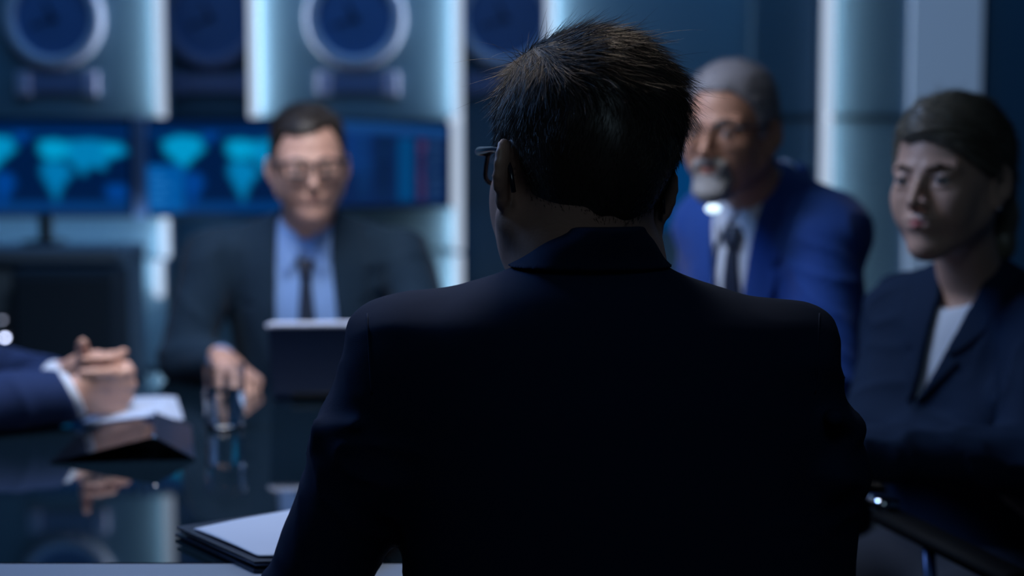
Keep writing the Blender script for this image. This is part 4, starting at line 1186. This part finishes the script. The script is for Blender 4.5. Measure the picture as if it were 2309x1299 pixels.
def far_man():
    o = W(696, 372, 3.0); sc = .96; R = rot_head(13, 6, -2)
    e = empty('person', (-.43, 3.18, 0), 'man in glasses, charcoal suit, blue shirt and dark tie, sitting behind the laptop', 'person')
    T = Torso(W(694, 508, 3.10), 3, 9, 0, .205, 1.02)
    lsh = W(905, 575, 3.08); rsh = W(478, 578, 3.06)
    rel = W(418, 812, 3.00); rwr = W(498, 812, 2.90)
    lel = W(985, 800, 3.0); lwr = np.array([-.16, 2.88, .785])
    T.f.cone(lsh, lel, .060, .052, .04); T.f.cone(lel, lwr, .050, .037, .02)
    T.f.cone(rsh, rel, .060, .054, .04); T.f.cone(rel, rwr, .052, .038, .02)
    cl = [(rwr, nrm(rwr - rel)), (lwr, nrm(lwr - lel))]
    vl = [(-.062, .03), (-.060, -.06), (-.062, -.16), (-.060, -.26), (-.052, -.34)]
    vr = [(.054, .03), (.056, -.06), (.066, -.16), (.072, -.26), (.066, -.34)]
    dress(e, T, M['suit_a'], M['shirt_blue'], vl, vr, cl, [rel, lel, rsh, lsh, (rel + rsh) / 2], .009, .005, tie=(.003, .006, -.052, -.36), seed=5, notch=-.10, lap_w=.075)
    collar_wings(e, T, M['shirt_blue'], .048, .010, -.088, .040)
    collar_ring('shirt_collar_band', e, T.L((0, -.008, -.012)), T.R, .064, .066, .000, .050, .004, M['shirt_blue'], gap=.35, drop=.055)
    collar_ring('jacket_collar', e, T.L((0, -.002, -.020)), T.R, .074, .074, .000, .042, .006, M['suit_a'], gap=.75, drop=.045)
    H = Field(); head_base(H, R, o, sc, wide=1.02); B = H.copy(); ears(B, R, o, sc, out=26, wide=1.02)
    na = R @ np.array([0, .028, -.06]) * sc + o
    B = body_field(T, B, na, T.L((0, .0, -.03)), (.054, .060), inset=.022)
    hw = rwr + nrm(rwr - rel) * .012
    hand_ops(B, hw, (.60, -.66, -.30), (-.25, -.35, -1), -1, [(42, 44, 28), (44, 44, 28), (46, 44, 28), (48, 44, 28)], thumb=(0, 22, 16), sc=1.06)
    hand_ops(B, lwr + nrm(lwr - lel) * .012, (-.35, -.9, -.15), (0, 0, -1), 1, [(20, 22, 16)] * 4)
    solid('body', B, .0030, M['skin_a'], e, 1)
    for w_, el_ in ((rwr, rel), (lwr, lel)):
        dr = nrm(w_ - el_); f = Field(); f.cone(w_ - dr * .03, w_ + dr * .012, .033, .030, 0)
        f.post = lambda P, d, w_=w_, dr=dr: np.maximum(d, np.maximum((P - w_) @ dr - .008, -((P - w_) @ dr) - .025))
        solid('shirt_cuff', f, .003, M['shirt_blue'], e, 1)
    eyes_parts(e, R, o, sc, M['lip'], M['brow'])
    glasses(e, R, o, sc, hw=.0265, hh=.0160, rim=.0030, yfront=-.106, wx=.071, zc=.002)
    def thick(q):
        top = np.clip((q[:, 2] - .05) / .05, 0, 1); return .004 + .008 * top - .002 * np.clip(-q[:, 2] / .05, 0, 1)
    side = [(-.3, .3), (-.3, .074), (-.074, .072), (-.062, .068), (-.048, .058), (-.034, .040), (-.026, .018), (-.022, -.012), (-.010, -.014), (-.006, .010), (.012, .022), (.028, .018), (.042, -.012), (.05, -.055), (.3, -.075), (.3, .3)]
    # hairline recedes at the temples: a forelock in the middle
    def ext(q):
        hl = .072 + .010 * np.clip((q[:, 0] + .012) / .03, -1, 1) + .012 * np.clip((np.abs(q[:, 0] - .0) - .02) / .03, 0, 1)
        return np.where(q[:, 1] < -.045, hl - q[:, 2], -1)
    hr = cap_patch(e, 'hair', H, R, o, sc, side, thick, M['hair_brown'], .0026, disp=lambda q: .002 * noise3(q * np.array([1, .35, .8]), 150, 4), extra=ext)
    comb(e, hr, R, o, sc, 6000, lambda q: np.stack([-.5 - 0 * q[:, 0], .5 + 0 * q[:, 0], np.where(q[:, 2] > .06, 0, -1.)], 1), lambda q: np.where(q[:, 2] > .06, .022, .009), .18, M['hair_brown'], 31)
    lower_body(e, T, (.05, -1), .45)
    office_chair((T.L((0, 0, -.5))[0], T.L((0, 0, -.5))[1] + .01), 3, 'black office chair of the man behind the laptop', .45, .40)

def T_(px, py, z, d):
    a = W(px, py, d); a[2] = z; return a

# ------------------------------------------------------------------ 3. the grey haired man
def grey_man():
    o = W(1646, 296, 2.55); sc = .98; R = rot_head(-33, 4, 0)
    e = empty('person', (.50, 2.72, 0), 'grey haired bearded man in glasses and a royal blue suit, head turned to the camera', 'person')
    T = Torso(W(1724, 428, 2.66), -46, 8, 0, .205, 1.02)
    lsh = W(1858, 556, 2.52); rsh = W(1602, 556, 2.82)
    lel = W(1880, 860, 2.44); lwr = np.array([.26, 2.36, .785])
    rel = W(1560, 850, 2.84); rwr = np.array([.14, 2.66, .785])
    T.f.cone(lsh, lel, .066, .056, .05); T.f.cone(lel, lwr, .052, .037, .02)
    T.f.cone(rsh, rel, .060, .052, .04); T.f.cone(rel, rwr, .050, .037, .02)
    cl = [(rwr, nrm(rwr - rel)), (lwr, nrm(lwr - lel))]
    vl = [(-.058, .03), (-.050, -.05), (-.040, -.13), (-.022, -.22), (-.004, -.33)]
    vr = [(.050, .03), (.046, -.05), (.036, -.13), (.020, -.22), (.004, -.33)]
    dress(e, T, M['suit_b'], M['shirt_white'], vl, vr, cl, [rel, lel, lsh, rsh, (lel + lsh) / 2], .010, .0045, tie=(.0, .0, -.050, -.32), seed=9, notch=-.09, lap_w=.075)
    collar_wings(e, T, M['shirt_white'], .050, .012, -.092, .042)
    collar_ring('shirt_collar_band', e, T.L((0, -.006, -.012)), T.R, .064, .066, .005, .060, .004, M['shirt_white'], gap=.35, drop=.050)
    collar_ring('jacket_collar', e, T.L((0, .002, -.020)), T.R, .078, .080, .000, .058, .008, M['suit_b'], gap=.75, drop=.045)
    H = Field(); head_base(H, R, o, sc, wide=.98); B = H.copy(); ears(B, R, o, sc, out=22, wide=.98)
    na = R @ np.array([0, .028, -.06]) * sc + o
    B = body_field(T, B, na, T.L((0, .0, -.03)), (.054, .060), inset=.022)
    hand_ops(B, lwr + nrm(lwr - lel) * .012, (-.8, -.3, -.15), (0, 0, -1), 1, [(20, 22, 16)] * 4)
    hand_ops(B, rwr + nrm(rwr - rel) * .012, (-.85, -.3, -.15), (0, 0, -1), -1, [(20, 22, 16)] * 4)
    solid('body', B, .0030, M['skin_b'], e, 1)
    for w_, el_ in ((rwr, rel), (lwr, lel)):
        dr = nrm(w_ - el_); f = Field(); f.cone(w_ - dr * .03, w_ + dr * .012, .033, .030, 0)
        f.post = lambda P, d, w_=w_, dr=dr: np.maximum(d, np.maximum((P - w_) @ dr - .008, -((P - w_) @ dr) - .025))
        solid('shirt_cuff', f, .003, M['shirt_white'], e, 1)
    eyes_parts(e, R, o, sc, M['lip'], M['brow_g'], look=(.1, 0))
    glasses(e, R, o, sc, hw=.0265, hh=.0150, rim=.0017, rimless=True, yfront=-.106, wx=.070)
    def thick(q):
        top = np.clip((q[:, 2] - .05) / .05, 0, 1); return .004 + .004 * top - .002 * np.clip(-q[:, 2] / .05, 0, 1)
    side = [(-.3, .3), (-.3, .076), (-.066, .074), (-.054, .058), (-.042, .040), (-.032, .018), (-.024, -.014), (-.010, -.016), (-.006, .010), (.012, .022), (.028, .018), (.042, -.012), (.05, -.055), (.3, -.075), (.3, .3)]
    hr = cap_patch(e, 'hair', H, R, o, sc, side, thick, M['hair_grey'], .0026, disp=lambda q: .0016 * noise3(q, 170, 4))
    comb(e, hr, R, o, sc, 6000, lambda q: np.stack([.2 + 0 * q[:, 0], .3 + 0 * q[:, 0], np.where(q[:, 2] > .07, 0, -1.)], 1), lambda q: np.where(q[:, 2] > .06, .014, .007), .3, M['hair_grey'], 32)
    # goatee and moustache: front-view outline with the mouth left free
    ring = poly2d([(-.034, -.052), (-.028, -.046), (-.012, -.0435), (0, -.0455), (.012, -.0435), (.028, -.046), (.034, -.052), (.036, -.085), (.030, -.108), (.014, -.124), (-.014, -.124), (-.030, -.108), (-.036, -.085)])
    hole = poly2d([(-.019, -.0565), (0, -.0540), (.019, -.0565), (.021, -.064), (.014, -.0725), (-.014, -.0725), (-.021, -.064)])
    f = H.copy()
    def post(P, d):
        q = ((P - o) @ R) / sc
        t = (.0045 + .012 * np.clip((-.075 - q[:, 2]) / .03, 0, 1)) * sc + .001 * noise3(q, 260, 3)
        reg = np.maximum(np.maximum(ring(q[:, 0], q[:, 2]), -hole(q[:, 0], q[:, 2])), q[:, 1] + .045) * sc
        return smax(smax(d - t, -(d + .004), .001), reg, .004)
    f.post = post; c = R @ np.array([0, -.09, -.08]) + o
    solid('beard', f, .0022, M['beard'], e, 1, lo=c - .07, hi=c + .07, slack=2.2)
    lower_body(e, T, (-.6, -.7), .45)
    p = T.L((0, 0, -.5)); office_chair((p[0] + .0, p[1] + .0), -46, 'black office chair of the grey haired man', .45, .36)

# ------------------------------------------------------------------ 4. the woman
def woman():
    o = W(2140, 404, 2.15); sc = .99; R = rot_head(-45, 1, -1)
    e = empty('person', (.78, 2.30, 0), 'blond woman in a dark navy blazer and white top, arms crossed, at right frame edge', 'person')
    T = Torso(W(2196, 640, 2.24), -46, 4, 0, .185, .97, fem=True, waist=.92)
    rsh = W(2030, 712, 2.33); lsh = W(2352, 735, 2.08)
    rel = W(1972, 960, 2.24); lel = W(2330, 1040, 1.98)
    lwr = W(1925, 1018, 1.98); rwr = W(2200, 1040, 2.06)
    T.f.cone(rsh, rel, .050, .046, .04); T.f.cone(rel, rwr, .046, .034, .03)
    T.f.cone(lsh, lel, .056, .050, .05); T.f.cone(lel, lwr, .050, .036, .02)
    cl = [(lwr, nrm(lwr - lel))]
    vl = [(-.040, .04), (-.018, -.012), (-.022, -.06), (-.028, -.11), (-.036, -.175)]
    vr = [(.050, .04), (.042, -.012), (.026, -.06), (.004, -.11), (-.030, -.175)]
    dress(e, T, M['suit_w'], M['blouse'], vl, vr, cl, [rel, lel, lsh, rsh, (lel + lsh) / 2, (lel + lwr) / 2, lwr], .011, .0042, seed=12, notch=-.09, lap_w=.055, carve_d=.030,
          shirt_poly=[(-.060, -.010), (-.03, -.026), (-.005, -.032), (.02, -.026), (.060, -.010), (.045, -.08), (.01, -.15), (-.030, -.20), (-.05, -.17), (-.060, -.10)])
    collar_ring('blazer_collar', e, T.L((0, .004, -.026)), T.R, .066, .066, .000, .036, .006, M['suit_w'], gap=.9, drop=.03)
    H = Field(); head_base(H, R, o, sc, fem=True, wide=.96); B = H.copy(); ears(B, R, o, sc, out=16, wide=.95)
    na = R @ np.array([0, .028, -.06]) * sc + o
    B = body_field(T, B, na, T.L((0, .005, -.04)), (.046, .050), inset=.014)
    hand_ops(B, lwr + nrm(lwr - lel) * .01, (-.8, .35, -.1), (.3, .9, 0), -1, [(22, 24, 18)] * 4, sc=.9)
    hand_ops(B, rwr + nrm(rwr - rel) * .0, (.95, -.1, .1), (0, -.9, -.2), 1, [(15, 20, 16)] * 4, sc=.9)
    solid('body', B, .0030, M['skin_w'], e, 1)
    eyes_parts(e, R, o, sc, M['lip_w'], M['brow_w'], fem=True)
    f = Field().sph(R @ np.array([.078, .006, -.046]) * sc + o, .0035, 0); solid('earring', f, .001, M['chrome'], e, 0)
    # side-swept hair, pulled back over the ear to a ponytail
    def thick(q):
        top = np.clip((q[:, 2] - .02) / .06, 0, 1)
        fr = np.clip((-q[:, 1] - .02) / .05, 0, 1)
        return .006 + .006 * top + .004 * fr
    side = [(-.3, .3), (-.3, .070), (-.088, .070), (-.076, .050), (-.060, .034), (-.044, .020), (-.020, .006), (.006, -.002), (.024, -.022), (.040, -.050), (.3, -.075), (.3, .3)]
    def ext(q):
        # swept fringe: parting on her right, hair crossing the forehead down to her left temple
        hl = .066 - .50 * (q[:, 0] + .045)
        hl = np.clip(hl, .018, .075)
        return np.where(q[:, 1] < -.040, (hl - q[:, 2]) * .8, -1)
    def gro(q):
        a = q[:, 2] * 1.0 + q[:, 1] * .55 - q[:, 0] * .25
        return .0018 * np.sin(a * 420 + 2 * noise3(q, 30, 2)) + .0012 * noise3(q, 120, 6)
    hr = cap_patch(e, 'hair', H, R, o, sc, side, thick, M['hair_blond'], .0024, disp=gro, extra=ext)
    comb(e, hr, R, o, sc, 9000, lambda q: np.stack([.15 * np.sign(q[:, 0]) + np.where(q[:, 1] < -.03, 1.1, 0), 1.0 + 0 * q[:, 0], -.35 - np.clip((q[:, 2] - .02) / .08, 0, 1) * .2], 1), lambda q: .030 + 0 * q[:, 0], .05, M['hair_blond'], 33)
    f = Field(); f.frame(R, o, sc)
    pts = [(0, .098, .010), (.0, .125, .012), (.006, .140, -.015), (.012, .142, -.06), (.014, .135, -.11), (.010, .128, -.15)]
    rs = [.030, .021, .026, .028, .022, .008]
    for i in range(5): f.cone(pts[i], pts[i + 1], rs[i], rs[i + 1], .015)
    f.disp = lambda P: .0015 * np.sin(((P - o) @ R)[:, 0] * 500) + .001 * noise3(P, 110, 3)
    f.frame(np.eye(3), np.zeros(3))
    solid('ponytail', f, .0028, M['hair_blond'], e, 1)
    c = R @ np.array([0, .112, .011]) * sc + o
    a = [c + R @ (np.array([math.cos(t) * .0215, 0, math.sin(t) * .0215]) * sc) for t in np.linspace(0, 2 * math.pi, 20)[:-1]]
    MB().tube(a, .0035, 8, closed=True).build('hair_tie', M['black'], e, True)
    lower_body(e, T, (-.7, -.55), .44, M['trouser'])
    p = T.L((0, 0, -.5))
    return T

def woman_chair():
    # chair beside the woman: its long dark armrest runs to the lower right corner
    a = W(1985, 1150, 1.96); b = W(2300, 1305, 1.72)
    c = np.array([.92, 2.22, 0])
    e = office_chair((c[0], c[1]), -45, 'black office chair of the woman, bright metal tip on its armrest', .44, .40, arms=False)
    d = nrm(b - a); up = np.array([0, 0, 1.0])
    R = np.stack([d, nrm(np.cross(up, d)), nrm(np.cross(d, np.cross(up, d)))], 1)
    L = np.linalg.norm(b - a)
    MB().box((a + b) / 2 - up * .004, (L, .045, .022), R=R, bev=.008).build('armrest', M['rest'], e, True)
    t = a + d * .006 + up * .012
    MB().box(W(1991, 1134, 1.955), (.040, .034, .020), R=R, bev=.006).build('armrest_tip', M['chrome'], e, True)
    MB().tube([a + d * .10 - up * .02, a + d * .12 - up * .18, np.array([c[0] - .18, c[1] - .05, .40])], .009, 8).build('arm_post', M['lid'], e, True)
    return e

# ------------------------------------------------------------------ 5. the man at the left, hands clasped
def left_man():
    e = empty('person', (-1.19, 2.56, 0), 'man at left frame edge, navy suit, only sleeves and clasped hands in view', 'person')
    T = Torso(np.array([-1.20, 2.56, 1.10]), 88, 10, 0, .20, 1.0)
    o = np.array([-1.15, 2.56, 1.27]); R = rot_head(86, 4, 0); sc = 1.0
    rsh = T.L((-.19, 0, -.07)); lsh = T.L((.19, 0, -.07))
    rel = W(-180, 930, 2.32); lel = W(-210, 800, 2.78)
    rwr = W(154, 893, 2.43); lwr = W(150, 862, 2.545)
    T.f.cone(rsh, rel, .060, .054, .04); T.f.cone(lsh, lel, .060, .054, .04)
    T.f.cone(rel, rwr, .060, .047, .02); T.f.cone(lel, lwr, .054, .040, .02)
    cr, cl_ = nrm(rwr - rel), nrm(lwr - lel)
    cutr = nrm(cr + np.array([0, 0, .35])); cutl = nrm(cl_ + np.array([0, 0, .2]))
    vl = [(-.058, .03), (-.050, -.05), (-.040, -.13), (-.022, -.22), (-.004, -.33)]
    vr = [(.058, .03), (.050, -.05), (.040, -.13), (.022, -.22), (.004, -.33)]
    dress(e, T, M['suit_l'], M['shirt_white'], vl, vr, [(rwr, cutr), (lwr, cutl)], [rel, lel, (rel + rwr) / 2, (lel + lwr) / 2, rwr], .008, .0045, tie=(.0, .0, -.050, -.32), seed=15)
    collar_wings(e, T, M['shirt_white'])
    H = Field(); head_base(H, R, o, sc); B = H.copy(); ears(B, R, o, sc)
    na = R @ np.array([0, .028, -.06]) * sc + o
    B = body_field(T, B, na, T.L((0, .0, -.03)), (.054, .060), inset=.022)
    # right (near) hand: back to the camera; left (far) hand meets it palm to palm, fingers woven
    hr = rwr + cr * .012; hl = lwr + cl_ * .012
    up = np.array([0, 0, 1.0])
    fr = nrm([.68, .40, .0]); flh = nrm([.82, -.42, .03])
    hand_ops(B, hr, fr, (-.5, 1, .15), 1, [(78, 72, 40), (80, 72, 40), (82, 72, 40), (84, 72, 40)], thumb=(2, 22, 20), sc=1.02, k=.003, tdir=(.62, .18, .62))
    hand_ops(B, hl + up * .012, flh, (-.5, -1, .1), -1, [(48, 62, 30)] * 4, thumb=(8, 24, 22), sc=1.02, k=.003, tdir=(.55, .30, .65))
    solid('body', B, .0026, M['skin_a'], e, 1)
    for w_, dr, rr_ in ((rwr, cutr, .0425), (lwr, cutl, .036)):
        el_ = rel if w_ is rwr else lel; ax = nrm(w_ - el_)
        f = Field(); f.cone(w_ - ax * .04, w_ + ax * .05, rr_, rr_ - .004, 0)
        f.post = lambda P, d, w_=w_, dr=dr: smax(d, np.maximum((P - w_) @ dr - .013, -((P - w_) @ dr) - .03), .002)
        solid('shirt_cuff', f, .0028, M['shirt_white'], e, 1)
    eyes_parts(e, R, o, sc, M['lip'], M['brow'])
    cap_patch(e, 'hair', H, R, o, sc, MALE_SIDE, lambda q: .008 + .01 * np.clip((q[:, 2] - .05) / .05, 0, 1), M['hair_brown'], .0032)
    lower_body(e, T, (1, 0), .45)
    p = T.L((0, 0, -.5)); office_chair((p[0], p[1]), 88, 'office chair of the man with clasped hands', .45, .38)
far_man(); grey_man(); woman(); woman_chair(); left_man()
